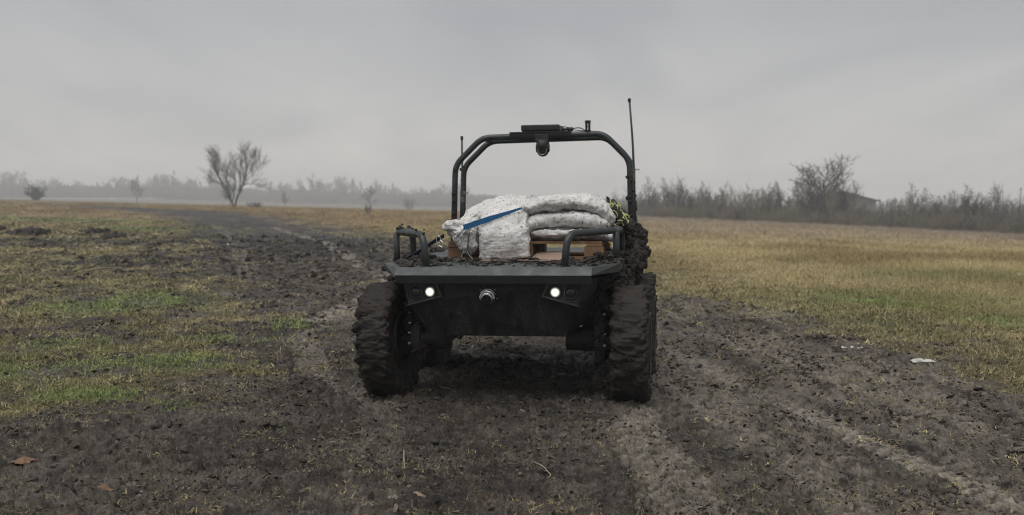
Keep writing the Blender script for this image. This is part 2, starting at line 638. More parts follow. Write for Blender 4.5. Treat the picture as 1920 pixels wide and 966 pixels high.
def mud_cover(X, Y):
    """1 on the trodden track, 0 in the grass, with a ragged edge"""
    xl, xr = np.interp(Y, LB[:, 1], LB[:, 0]), np.interp(Y, RB[:, 1], RB[:, 0])
    w = 0.35 + 0.045 * Y
    wob = (noise2(X * 0.55, Y * 0.4, 5) + 0.6 * noise2(X * 1.7, Y * 1.2, 6)) * (0.9 + 0.05 * Y)
    d = np.minimum((X - xl) * 1.0 + wob, (xr - X) + wob)
    m_ = ss(-w, w * 1.2, d)
    m_ = m_ * ss(124, 117, Y)
    # worn patches inside the left field
    patch = ss(0.02, 0.34, noise2(X * 0.33 + 7, Y * 0.22, 11) + 0.5 * noise2(X * 1.1, Y * 0.8, 12)) * ss(60, 30, Y) * (X < 0)
    for (cx, cy, rx, ry) in ((-4.3, 11.3, 1.1, 0.55), (-15.5, 36, 6, 4), (-8.5, 26, 3.5, 4), (-18, 42.5, 4, 1.4)):
        patch = np.maximum(patch, ss(1.25, 0.6, np.hypot((X - cx) / rx, (Y - cy) / ry) + 0.5 * noise2(X * 1.5, Y * 1.2, 13)) * 0.9)
    base = (.40 + .9 * noise2(X * .8 + 3, Y * .6, 15) + .5 * noise2(X * 2.6, Y * 2.0, 16)) * ss(48, 24, Y) * ss(1.0, -1.0, X)
    return np.clip(np.maximum(m_, np.maximum(patch * 0.85, np.clip(base, 0, .8))), 0, 1)


GREEN = ((-3.2, 7.75, .55, .35), (-4.2, 8.9, .8, .5), (-4.7, 10.7, .6, .5), (-2.46, 12.3, .6, .9), (-2.3, 7.35, .5, .22), (-3.1, 9.4, .8, .5), (-5.6, 15, 1.4, 2), (-1.6, 6.7, .25, .12), (-2.9, 11, .7, .5), (9, 21, 3, 2.2), (5.8, 15.5, 1.8, 2.0), (6.6, 12.6, 1.4, 1.2), (-26, 62, 10, 6), (-16, 50, 5, 4))


def green_cover(X, Y):
    g = np.zeros_like(X)
    for (cx, cy, rx, ry) in GREEN:
        g = np.maximum(g, ss(1.3, 0.3, np.hypot((X - cx) / rx, (Y - cy) / ry) + 0.45 * noise2(X * 2.2, Y * 2.0, 21)))
    g = np.maximum(g, 0.30 * ss(0.10, 0.45, noise2(X * 0.35, Y * 0.18, 22)) * ss(70, 30, Y))
    return g


RUTS = [  # (centre line as (x, y) points, half width, depth, how compacted)
    ([(2.75, 3.5), (2.46, 5.0), (2.31, 5.7), (2.01, 7.5), (1.74, 9.2), (1.2, 11.5)], .13, .032, 1.0),
    ([(1.0, 3.5), (.87, 4.9), (.78, 6.8), (.92, 7.8), (1.0, 9.2)], .22, .02, .7),
    ([(-.66, 3.5), (-.72, 5.0), (-.82, 6.2), (-.95, 7.7), (-.85, 9.4)], .17, .03, .22),
    ([(-.9, 7.4), (-1.03, 7.7), (-1.7, 8.9), (-2.35, 11.5), (-2.3, 14)], .17, .035, .6),
    ([(-2.35, 12), (-2.2, 15), (-2.15, 19.2), (-3.6, 25), (-7.0, 39), (-14, 60)], .30, .04, 1.0),
    ([(3.35, 3.5), (3.2, 5), (2.95, 7), (2.5, 9.6), (1.7, 13)], .13, .025, .6),
    ([(1.75, 3.5), (1.62, 5), (1.5, 6.5), (1.25, 8.5), (.9, 11)], .12, .025, .55),
    ([(4.3, 3.5), (4.0, 5), (3.6, 7), (3.1, 9), (2.4, 12)], .14, .03, .5),
    ([(-3.9, 10), (-4.2, 15), (-5.6, 22), (-9.5, 36), (-17, 60)], .3, .05, .45),
    ([(-1.9, 12), (-1.7, 16), (-.9, 22), (-4.5, 38), (-12, 60)], .28, .05, .5),
]


def rut_field(X, Y):
    dz, comp = np.zeros_like(X), np.zeros_like(X)
    for pts, hw, dep, cp in RUTS:
        p = np.array(pts)
        xc = np.interp(Y, p[:, 1], p[:, 0]) + 0.04 * noise2(Y * 0.9, Y * 0 + hw * 31, 41)
        on = ss(p[0, 1] - .3, p[0, 1] + .3, Y) * ss(p[-1, 1], p[-1, 1] - 2.0, Y)
        q = np.abs(X - xc) / hw
        inside = ss(1.05, 0.75, q) * on
        rim = np.exp(-((q - 1.35) / 0.28) ** 2) * on
        lug = np.sin(2 * math.pi * (Y + 0.55 * np.abs(X - xc)) / 0.105)
        lug = ss(-0.45, -0.05, lug)
        brk = ss(-0.36, -0.02, noise2(X * 1.3, Y * 0.6, 43))
        dz += -.75 * dep * inside + 0.30 * dep * rim * (0.3 + brk) + 0.020 * lug * inside * brk * ss(22, 10, Y)
        comp = np.maximum(comp, cp * inside * brk * (0.15 + 0.85 * lug))  # paler compacted soil; tread grooves darkened in colour to stand for their shade
    return dz, comp


def ground_height(X, Y, cell=None):
    """true surface of the ground; cell limits how fine the relief may be at a point"""
    if cell is None:
        cell = np.full_like(X, 0.015)
    mud = mud_cover(X, Y)
    dz, comp = rut_field(X, Y)
    rough = mud * (1 - 0.6 * comp)

    def band(lam):
        return ss(2.2, 4.0, lam / cell)
    h = terrain(X, Y)
    h = h + (0.035 * noise2(X / 1.9, Y / 1.9, 1) + 0.02 * noise2(X / .8, Y / .8, 2)) * ss(120, 40, Y)
    a = noise2(X / .42, Y / .33, 3)
    h = h + rough * 0.040 * np.maximum(a - 0.02, -0.16) * band(.4)
    sl = (0.25 + 0.75 * rough)
    st = 1 + 2.2 * ss(.5, 1.5, X) * ss(24, 12, Y)          # wheels have drawn the mud out along their way
    Ys = (Y - 7) / st
    a = noise2(X / .17 + 2.2 * noise2(X / .5, Ys / .5, 31), Ys / .12, 4) + .35 * noise2(X / .05, Ys / .05, 34)
    h = h + sl * 0.026 * (ss(0.08, 0.17, a) - 0.25) * band(.17)
    a = noise2(X / .080 + 1.8 * noise2(X / .2, Ys / .2, 32), Ys / .060, 7) + .3 * noise2(X / .03, Ys / .03, 35)
    h = h + sl * 0.020 * (ss(0.08, 0.18, a) - 0.2) * band(.075)
    a = noise2(X / .040, Ys / .036, 8)
    h = h + sl * 0.014 * (ss(0.05, 0.25, a) - .2) * band(.040)
    h = h + sl * 0.007 * noise2(X / .019, Y / .022, 36) * band(.030)
    a = noise2(X / 1.1 + 1.5 * noise2(X / 3, Y / 3, 33), Y / .8, 10)
    h = h + rough * 0.10 * (ss(0.05, 0.35, a) - .2) * ss(14, 30, Y) * band(1.1)
    # coarse tufts and hummocks in the grass
    h = h + (1 - mud) * 0.05 * noise2(X / .6, Y / .6, 9) * band(.6) * ss(90, 30, Y)
    h = h + dz * ss(70, 35, Y)
    # churned ridge at the lower left
    q = np.hypot((X + 2.75 - 0.25 * (Y - 6.3)) / 0.55, (Y - 6.3) / 0.28)
    h = h + 0.10 * ss(1.2, 0.2, q) * (0.6 + 1.2 * np.maximum(noise2(X / .11, Y / .1, 14), -.3))
    return h, mud, comp


def gz(x, y):
    return float(ground_height(np.array([float(x)]), np.array([float(y)]))[0][0])


# polar sheet: fine where the camera stands over it, coarse all round, out to the horizon
ang = np.concatenate([np.linspace(-math.pi, R(-46), 34)[:-1], np.linspace(R(-46), R(-31), 70)[:-1], np.linspace(R(-31), R(31), 1060)[:-1], np.linspace(R(31), R(46), 70)[:-1], np.linspace(R(46), math.pi, 34)])
rad = [0.4, 1.0, 1.7, 2.4, 3.0]
while rad[-1] < 4.3:
    rad.append(rad[-1] * 1.02)
while rad[-1] < 42:
    rad.append(rad[-1] * (1.0034 if rad[-1] < 13 else 1.0056))
while rad[-1] < 1400:
    rad.append(rad[-1] * 1.03)
rad = np.array(rad)
RR, AA = np.meshgrid(rad, ang[:-1], indexing='ij')
GX, GY = (RR * np.sin(AA)).ravel(), (RR * np.cos(AA)).ravel()
cell = np.maximum(.62 * RR * np.gradient(rad)[:, None] / rad[:, None], RR * np.gradient(ang)[None, :-1]).ravel() * 0.8
GH, GM, GC = ground_height(GX, GY, cell)
nr, na = RR.shape
ii, jj = np.meshgrid(np.arange(nr - 1), np.arange(na), indexing='ij')
j2 = (jj + 1) % na
GF = np.stack([ii * na + jj, ii * na + j2, (ii + 1) * na + j2, (ii + 1) * na + jj], -1).reshape(-1, 4)[:, ::-1]
GV = np.vstack([np.stack([GX, GY, GH], -1), [[0, 0, 0]]])
cj = np.arange(na)
GT = np.stack([np.full(na, len(GV) - 1), (cj + 1) % na, cj], -1)
ground_me = mesh_np('ground', GV, [GF, GT], M['field_ground'])
at = ground_me.attributes.new('cover', 'FLOAT_COLOR', 'POINT')
colr = np.zeros((len(GV), 4), dtype=np.float32)
colr[:-1, 0], colr[:-1, 1], colr[:-1, 2], colr[:, 3] = GM, green_cover(GX, GY), GC, 1
at.data.foreach_set('color', colr.ravel())
wa = ground_me.attributes.new('wet', 'FLOAT', 'POINT')
wet = np.zeros(len(GV), dtype=np.float32)
wet[:-1] = ss(16, 40, GY) * (0.75 + .5 * noise2(GX * .3, GY * .12, 44))
wa.data.foreach_set('value', np.clip(wet, 0, 1))
da = ground_me.attributes.new('dry', 'FLOAT', 'POINT')
dry = np.zeros(len(GV), dtype=np.float32)
dry[:-1] = np.clip(ss(.0, 1.7, GX + .5 * noise2(GX * .7, GY * .5, 46)) * ss(22, 12, GY) * (.62 + .8 * noise2(GX * 1.1, GY * .45, 45) + 1.1 * noise2(GX * 5.5, GY * .42, 48)) + .32 * ss(-.05, .3, noise2(GX * .6, GY * .5, 47)) * ss(16, 9, GY), 0, 1)
da.data.foreach_set('value', dry)
ground = tag(link('ground', ground_me), 'wide muddy field with a churned dark track and short grass', None, None, 'structure')


# ------------------------------------------------------------------ scattering of what nobody could count
def scatter(name, sources, P, rot, scl, idx, tint, label):
    src = bpy.data.collections.new(name + '_sources')
    for s in sources:
        src.objects.link(s)
    me = bpy.data.meshes.new(name)
    me.vertices.add(len(P))
    me.vertices.foreach_set('co', np.asarray(P, dtype=np.float32).ravel())
    for an, ty, dat, key in (('rot', 'FLOAT_VECTOR', rot, 'vector'), ('scl', 'FLOAT_VECTOR', scl, 'vector'), ('idx', 'INT', idx, 'value'), ('tint', 'FLOAT_COLOR', tint, 'color')):
        a_ = me.attributes.new(an, ty, 'POINT')
        a_.data.foreach_set(key, np.asarray(dat, dtype=np.int32 if ty == 'INT' else np.float32).ravel())
    o = link(name, me)
    ng = bpy.data.node_groups.new(name, 'GeometryNodeTree')
    ng.interface.new_socket('Geometry', in_out='INPUT', socket_type='NodeSocketGeometry')
    ng.interface.new_socket('Geometry', in_out='OUTPUT', socket_type='NodeSocketGeometry')
    gi, go = ng.nodes.new('NodeGroupInput'), ng.nodes.new('NodeGroupOutput')
    ci = ng.nodes.new('GeometryNodeCollectionInfo')
    ci.inputs['Collection'].default_value = src
    ci.inputs['Separate Children'].default_value = True
    ci.inputs['Reset Children'].default_value = True
    iop = ng.nodes.new('GeometryNodeInstanceOnPoints')
    iop.inputs['Pick Instance'].default_value = True

    def na_(nm, ty):
        q = ng.nodes.new('GeometryNodeInputNamedAttribute')
        q.data_type = ty
        q.inputs['Name'].default_value = nm
        return q.outputs['Attribute']
    ng.links.new(gi.outputs[0], iop.inputs['Points'])
    ng.links.new(ci.outputs[0], iop.inputs['Instance'])
    ng.links.new(na_('idx', 'INT'), iop.inputs['Instance Index'])
    e2r = ng.nodes.new('FunctionNodeEulerToRotation')
    ng.links.new(na_('rot', 'FLOAT_VECTOR'), e2r.inputs[0])
    ng.links.new(e2r.outputs[0], iop.inputs['Rotation'])
    ng.links.new(na_('scl', 'FLOAT_VECTOR'), iop.inputs['Scale'])
    ng.links.new(iop.outputs[0], go.inputs[0])
    md = o.modifiers.new('scatter', 'NODES')
    md.node_group = ng
    return tag(o, label, None, None, 'stuff')


def tuft(name, seed, n_, radius, lmin, lmax, width, lean, mat, segs=2):
    rng = np.random.default_rng(seed)
    acc = Acc()
    for _ in range(n_):
        rr, ph = radius * math.sqrt(rng.random()), rng.random() * 6.283
        p = np.array([rr * math.cos(ph), rr * math.sin(ph), 0])
        L = rng.uniform(lmin, lmax)
        az = rng.random() * 6.283
        ln = abs(rng.normal(lean, lean * 0.5))
        w = width * rng.uniform(0.6, 1.4)
        d = np.array([math.cos(az), math.sin(az), 0])
        sd = np.array([-d[1], d[0], 0]) * w
        pts = []
        for k in range(segs + 1):
            t = k / segs
            a_ = ln * (0.45 + 0.9 * t)
            pts.append(p + L * t * (d * math.sin(min(a_, 1.75)) + np.array([0, 0, 1]) * math.cos(min(a_, 1.62))))
        V, F = [], []
        for k in range(segs):
            ww = 1 - 0.45 * k
            V += [pts[k] - sd * ww, pts[k] + sd * ww]
        V.append(pts[-1])
        for k in range(segs - 1):
            F.append([2 * k, 2 * k + 1, 2 * k + 3, 2 * k + 2])
        F.append([2 * segs - 2, 2 * segs - 1, 2 * segs, 2 * segs])
        acc.add(np.array(V), np.array(F))
    o = bpy.data.objects.new(name, acc.mesh(name, mat, False))
    return o


rng = np.random.default_rng(7)


def polar_points(n_, r0, r1, a0, a1, rng):
    r = np.exp(rng.uniform(math.log(r0), math.log(r1), n_))
    a_ = rng.uniform(R(a0), R(a1), n_)
    return r * np.sin(a_), r * np.cos(a_), r


def col_lerp(a, b_, t):
    return np.asarray(a)[None] * (1 - t[:, None]) + np.asarray(b_)[None] * t[:, None]


# short grass of the left field and the sparse grass that survives in the mud
tufts = [tuft('grass_tuft', 100 + i, 20, .075, .020, .068, .0030, 1.0, M['grass_blade']) for i in range(6)]
X, Y, r = polar_points(150000, 4.6, 75, -33, 33, rng)
mud = mud_cover(X, Y)
gcv = green_cover(X, Y)
dens = (1 - mud) * 0.9 + 0.05 + 0.25 * gcv * (1 - mud) + 0.6 * gcv * mud * ss(15, 9, Y)
dens *= 0.22 + 1.0 * ss(-0.15, 0.25, noise2(X * 1.6, Y * 1.1, 51) + .7 * noise2(X * 4.2, Y * 3.2, 53))
dens[(X > 0.6) & (Y > 19)] *= 0.15
keep = (rng.random(len(X)) < dens) & ~((np.abs(X) < 1.35) & (Y > 7.0) & (Y < 10.6))
X, Y, r, mud, gcv = X[keep], Y[keep], r[keep], mud[keep], gcv[keep]
Z = ground_height(X, Y, np.maximum(.015, r * .004))[0]
nn = len(X)
t = np.clip(rng.random(nn) * 0.7 + 0.5 * ss(-.3, .3, noise2(X * .5, Y * .3, 52)) - 0.1, 0, 1)
tint = col_lerp((0.125, 0.120, 0.057), (0.31, 0.268, 0.142), t)
pale = (rng.random(nn) < .16)[:, None]
tint = np.where(pale, np.array([[.40, .34, .19]]) * rng.uniform(.8, 1.2, (nn, 1)), tint)
gg = np.clip(gcv * (0.5 + 0.8 * rng.random(nn)), 0, 1)[:, None]
tint = tint * (1 - gg) + gg * col_lerp((0.110, 0.160, 0.045), (0.25, 0.325, 0.115), rng.random(nn))
far = ss(35, 75, Y)[:, None] * (0.75 - 0.5 * gcv[:, None])
tint = tint * (1 - far) + far * np.array([[0.27, 0.19, 0.095]])
tint = np.hstack([tint * rng.uniform(.75, 1.2, (nn, 1)), np.ones((nn, 1))])
sz = np.clip(r / 8.0, .75, 6) * rng.uniform(.7, 1.35, nn)
szz = np.clip(r / 9.0, .8, 1.25) * rng.uniform(.6, 1.3, nn) * (0.65 + 0.35 * (1 - mud))
rot = np.stack([rng.normal(0, .12, nn), rng.normal(0, .12, nn), rng.uniform(0, 6.283, nn)], -1)
scatter('short_grass', tufts, np.stack([X, Y, Z - .004], -1), rot, np.stack([sz, sz, szz], -1), rng.integers(0, 6, nn), tint, 'short olive and straw coloured grass growing through the mud of the field')

# taller dry grass of the right-hand and far fields
tall = [tuft('tall_tuft', 200 + i, 60, .22, .07, .24, .0028, 0.55, M['grass_blade']) for i in range(6)]
X, Y, r = polar_points(90000, 9.5, 150, -33, 36, rng)
mud = mud_cover(X, Y)
side = np.interp(Y, RB[:, 1], RB[:, 0])
dens = (1 - mud) * ss(-0.5, 3.5, (X - side) - 0.6) * (0.45 + 0.8 * ss(-.3, .2, noise2(X * .35, Y * .2, 61)))
dens = np.maximum(dens, (1 - mud) * ss(60, 95, Y) * 0.8)
keep = rng.random(len(X)) < dens
X, Y, r, mud = X[keep], Y[keep], r[keep], mud[keep]
gcv = green_cover(X, Y)
Z = ground_height(X, Y, np.maximum(.015, r * .004))[0]
nn = len(X)
t = np.clip(ss(-.35, .35, noise2(X * .22, Y * .12, 62)) + rng.normal(0, .18, nn), 0, 1)
tint = col_lerp((0.270, 0.214, 0.098), (0.48, 0.402, 0.220), t)
gg = np.clip(gcv * 0.75 * rng.uniform(.3, 1.1, nn), 0, 1)[:, None]
tint = tint * (1 - gg) + gg * np.array([[0.17, 0.185, 0.075]])
fr = (ss(60, 90, Y) * (X < 2))[:, None] * 0.7
tint = tint * (1 - fr) + fr * np.array([[0.27, 0.19, 0.10]])
pk = (ss(45, 75, Y) * (X > 2))[:, None] * 0.55
tint = tint * (1 - pk) + pk * np.array([[0.33, 0.265, 0.20]])
tint = np.hstack([tint * rng.uniform(.78, 1.2, (nn, 1)), np.ones((nn, 1))])
sz = np.clip(r / 22.0, .55, 5) * rng.uniform(.7, 1.3, nn)
szz = np.clip(0.35 + (X - np.interp(Y, RB[:, 1], RB[:, 0])) * 0.06, .35, 1.0) * rng.uniform(.6, 1.25, nn) * (1 + .6 * ss(40, 90, Y))
rot = np.stack([rng.normal(0, .1, nn), rng.normal(0, .1, nn), rng.uniform(0, 6.283, nn)], -1)
scatter('dry_grass', tall, np.stack([X, Y, Z - .01], -1), rot, np.stack([sz, sz, szz], -1), rng.integers(0, 6, nn), tint, 'taller straw coloured dry grass covering the open field beyond the mud')

# broken straw lying on the mud
lit = [tuft('straw', 300 + i, 5, .10, .03, .10, .0011, 1.45, M['grass_blade'], 2) for i in range(5)]
X, Y, r = polar_points(26000, 4.5, 24, -33, 33, rng)
md_ = mud_cover(X, Y)
fringe = ss(2.6, .3, np.interp(Y, RB[:, 1], RB[:, 0]) - X) * (X > 1) + 4 * md_ * (1 - md_) * .5
keep = ~((np.abs(X) < 1.35) & (Y > 7.2) & (Y < 10.6)) & (rng.random(len(X)) < (0.16 + 0.7 * np.clip(fringe, 0, 1)) * (.4 + 0.8 * ss(-.15, .3, noise2(X, Y, 71))))
X, Y, r = X[keep], Y[keep], r[keep]
Z = ground_height(X, Y)[0]
nn = len(X)
tint = np.hstack([col_lerp((0.16, 0.12, 0.07), (0.44, 0.37, 0.25), rng.random(nn) ** 1.6), np.ones((nn, 1))])
sz = np.clip(r / 8, .8, 2) * rng.uniform(.6, 1.3, nn)
rot = np.stack([rng.normal(0, .1, nn), rng.normal(0, .1, nn), rng.uniform(0, 6.283, nn)], -1)
scatter('straw_litter', lit, np.stack([X, Y, Z + .004], -1), rot, np.stack([sz, sz, sz], -1), rng.integers(0, 5, nn), tint, 'broken pale straw lying loose on the churned mud')

# crumbs of earth thrown up by the wheels
crumbs = []
for i in range(6):
    rg = np.random.default_rng(400 + i)
    Vc, Fc = clods_np(rg, np.zeros((1, 3)), np.ones(1), ICO2, .65, .38)
    crumbs.append(bpy.data.objects.new('crumb', mesh_np('crumb', Vc, Fc, M['crumb_mud'], False)))
X, Y, r = polar_points(190000, 4.3, 46, -34, 34, rng)
mud = mud_cover(X, Y)
_, comp = rut_field(X, Y)
keep = rng.random(len(X)) < (.05 + .95 * mud) * (0.12 + 0.88 * ss(-.12, .28, noise2(X * 1.4, Y * 1.1, 81) + .6 * noise2(X * 5, Y * 4, 82))) * (1 - .75 * comp)
X, Y, r = X[keep], Y[keep], r[keep]
Z = ground_height(X, Y, np.maximum(.015, r * .004))[0]
nn = len(X)
sz = np.clip(r / 7, .75, 4) * (.0035 + .006 * rng.random(nn) + .014 * rng.random(nn) ** 9)
rot = rng.uniform(0, 6.283, (nn, 3)) * np.array([[.1, .1, 1]])
wetk = 1 - .8 * ss(16, 40, Y)[:, None]
tint = np.hstack([wetk * col_lerp((0.009, 0.007, 0.006), (0.165, 0.142, 0.115), rng.random(nn) ** 1.6), np.ones((nn, 1))])
scatter('earth_crumbs', crumbs, np.stack([X, Y, Z + sz * .15], -1), rot, np.stack([sz * rng.uniform(.8, 2.2, nn), sz, sz * .7], -1), rng.integers(0, 6, nn), tint, 'small crumbs and flakes of earth strewn over the muddy track')

# ------------------------------------------------------------------ the cargo vehicle
VYAW, VROLL = R(-9.5), -0.011
VORG = Vector((-0.03, 7.87, 0))
VMAT = Matrix.Translation(VORG) @ Euler((0, VROLL, VYAW)).to_matrix().to_4x4()
VROT = (0, VROLL, VYAW)


def top_level(name, me, loc_local):
    """a thing carried by the vehicle: mesh given in vehicle coordinates, origin moved to loc_local"""
    me.transform(Matrix.Translation(-Vector(loc_local)))
    return link(name, me, None, VMAT @ Vector(loc_local), VROT)


veh = tag(link('cargo_vehicle', None, None, VORG, VROT), 'muddy dark grey four wheeled cargo vehicle without a cab, headlights on, loaded with white sacks', 'vehicle')
veh.empty_display_size = 0.3

# --- cargo deck with its turned-down edge
bm = bmesh.new()
outl = [(-.70, -.58), (.70, -.58), (.87, -.08), (.87, 2.45), (-.925, 2.45), (-.925, -.12)]


def ring_of(off, w):
    n_ = len(outl)
    out = []
    for i in range(n_):
        p, a_, c_ = Vector(outl[i]), Vector(outl[i - 1]), Vector(outl[(i + 1) % n_])
        n1 = Vector(((p - a_).y, -(p - a_).x)).normalized()
        n2 = Vector(((c_ - p).y, -(c_ - p).x)).normalized()
        k = (n1 + n2) / (1 + n1.dot(n2))
        q = p + k * off
        out.append(bm.verts.new((q.x, q.y, w)))
    return out


top_r = ring_of(0, 1.015)                # left front, right front, right wing, right rear, left rear, left wing
B = {0: bm.verts.new((-.70, -.635, .962)), 1: bm.verts.new((.70, -.635, .962)), 2: bm.verts.new((.855, -.075, .950)), 5: bm.verts.new((-.91, -.115, .950)), 3: bm.verts.new((.855, 2.43, .950)), 4: bm.verts.new((-.91, 2.43, .950))}
Lo = [bm.verts.new(p) for p in ((-.70, -.600, .902), (.70, -.600, .902), (.69, -.580, .902), (-.69, -.580, .902))]
U = [bm.verts.new((-.69, -.60, .975)), bm.verts.new((.69, -.60, .975)), bm.verts.new((.83, -.06, .975)), bm.verts.new((.83, 2.40, .975)), bm.verts.new((-.885, 2.40, .975)), bm.verts.new((-.885, -.10, .975))]
bm.faces.new(top_r)
bm.faces.new((top_r[0], B[0], B[1], top_r[1]))
bm.faces.new((top_r[1], B[1], top_r[2]))
bm.faces.new((B[1], B[2], top_r[2]))
bm.faces.new((top_r[5], B[0], top_r[0]))
bm.faces.new((top_r[5], B[5], B[0]))
for i, j in ((2, 3), (3, 4), (4, 5)):
    bm.faces.new((top_r[i], B[i], B[j], top_r[j]))
bm.faces.new((B[0], Lo[0], Lo[1], B[1]))
bm.faces.new((Lo[0], Lo[3], Lo[2], Lo[1]))
bm.faces.new((Lo[3], U[0], U[1], Lo[2]))
bm.faces.new((B[1], Lo[1], Lo[2], U[1]))
bm.faces.new((B[0], U[0], Lo[3], Lo[0]))
bm.faces.new((B[1], U[1], U[2], B[2]))
bm.faces.new((B[5], U[5], U[0], B[0]))
for i, j in ((2, 3), (3, 4), (4, 5)):
    bm.faces.new((B[i], U[i], U[j], B[j]))
bm.faces.new(list(reversed(U)))
bm_obj('cargo_deck', bm, M['deck_paint'], veh, bevel=.0025)

# --- hull: a shallow boat-like tub with chamfered front corners
bm = bmesh.new()


def sect(v, prof):
    return [bm.verts.new((u, v + dv, w)) for u, dv, w in prof]


f0 = sect(-.50, [(-.672, 0, .91), (-.625, 0, .75), (-.510, .11, .505), (.495, .11, .505), (.592, 0, .75), (.640, 0, .91)])
f1 = sect(-.20, [(-.72, 0, .92), (-.69, 0, .78), (-.595, .03, .565), (.585, .03, .565), (.68, 0, .78), (.71, 0, .92)])
f2 = sect(2.30, [(-.70, 0, .92), (-.67, 0, .78), (-.59, 0, .55), (.59, 0, .55), (.67, 0, .78), (.70, 0, .92)])
bm.faces.new(f0)
for a_, c_ in ((f0, f1), (f1, f2)):
    for i in range(5):
        bm.faces.new((a_[i], a_[i + 1], c_[i + 1], c_[i]))
bm.faces.new(list(reversed(f2)))
hull = bm_obj('hull', bm, M['hull_paint'], veh, bevel=.005)
for uu in (-.40, -.2, 0, .2, .38):
    bm = bmesh.new()
    cyl(bm, (uu, -.395, .548), (uu, -.425, .544), .008, seg=8)
    bm_obj('bolt', bm, M['hull_paint'], hull)

# --- headlight recess on each side: backing, visor strips, a lit lamp and an unlit one
for s in (-1, 1):
    o_ = -.016
    bm = bmesh.new()
    quad = [(.655, .905), (.365, .905), (.385 - .02, .812), (.615, .742)]
    qq = [(s * u + o_, -.515, w) for u, w in quad]
    vs = [bm.verts.new(p) for p in qq] + [bm.verts.new((p[0], -.49, p[2])) for p in qq]
    bm.faces.new(vs[:4])
    bm.faces.new(vs[7:3:-1])
    for i in range(4):
        j = (i + 1) % 4
        bm.faces.new((vs[i], vs[i + 4], vs[j + 4], vs[j]))
    pod = bm_obj('headlight', bm, M['hull_paint'], veh)
    bm = bmesh.new()
    lo, li = Vector((s * .620 + o_, -.53, .738)), Vector((s * .360 + o_, -.53, .808))
    for p0, p1, th in ((lo, li, .007), (li, Vector((s * .398 + o_, -.53, .895)), .006)):
        d = p1 - p0
        an = math.atan2(d.z, d.x)
        box(bm, (p0 + p1) / 2, (d.length, .045, th), Euler((0, -an, 0)))
    bm_obj('visor', bm, M['tube_paint'], pod, bevel=.0015)
    lu, lw = s * .452 + o_, .836
    bm = bmesh.new()
    cyl(bm, (lu, -.512, lw), (lu, -.530, lw), .039, .041, 24)
    bm_obj('lamp_housing', bm, M['black_plastic'], pod)
    bm = bmesh.new()
    bmesh.ops.create_uvsphere(bm, u_segments=20, v_segments=10, radius=.038, matrix=Matrix.Diagonal((1, .25, 1, 1)))
    bm_obj('lit_lamp', bm, M['led_light'], pod, True, loc=(lu, -.530, lw))
    ld = bpy.data.lights.new('headlight_beam', 'POINT')
    ld.energy, ld.shadow_soft_size, ld.color = .07, .010, (1.0, .97, .84)
    lo_ = bpy.data.objects.new('headlight_beam', ld)
    COL.objects.link(lo_)
    lo_.parent = pod
    lo_.location = (lu, -.555, lw)
    du, dw = s * .560 + o_, .832
    acc = Acc()
    acc.tube([(du + .042 * math.cos(t), -.521, dw + .042 * math.sin(t)) for t in np.linspace(0, 6.283, 29)], .006, 6, False)
    link('lamp_ring', acc.mesh('lamp_ring', M['black_plastic']), pod)
    bm = bmesh.new()
    bmesh.ops.create_uvsphere(bm, u_segments=20, v_segments=10, radius=.036, matrix=Matrix.Translation((du, -.516, dw)) @ Matrix.Diagonal((1, .3, 1, 1)))
    bm_obj('unlit_lamp', bm, M['dark_lens'], pod, True)

# --- drive camera in the middle of the nose
bm = bmesh.new()
cu, cw = -.045, .796
box(bm, (cu, -.515, cw + .012), (.088, .035, .105))
cam_part = bm_obj('front_camera', bm, M['black_plastic'], veh, bevel=.008)
bm = bmesh.new()
cyl(bm, (cu, -.525, cw), (cu, -.590, cw - .004), .047, .043, 28)
bm_obj('camera_barrel', bm, M['steel'], cam_part, True, bevel=.004)
bm = bmesh.new()
cyl(bm, (cu, -.580, cw - .008), (cu, -.601, cw - .010), .037, .036, 28)
bm_obj('camera_lens', bm, M['lens_glass'], cam_part, False, bevel=.003)
acc = Acc()
acc.tube([(cu + .050 * math.cos(t), -.566, cw + .050 * math.sin(t)) for t in np.linspace(-.25, 3.4, 20)], .0065, 8)
acc.tube([(cu + .050 * math.cos(t), -.548, cw + .013 + .050 * math.sin(t)) for t in np.linspace(.3, 2.8, 16)], .005, 8)
link('camera_clamp', acc.mesh('camera_clamp', M['steel']), cam_part)
for du, dw in ((-.052, .058), (.052, .058), (.056, .025), (.066, -.004), (-.05, .038)):
    bm = bmesh.new()
    cyl(bm, (cu + du, -.503, cw + dw), (cu + du, -.545, cw + dw), .0055, seg=8)
    bm_obj('bolt', bm, M['bolt_steel'], cam_part)

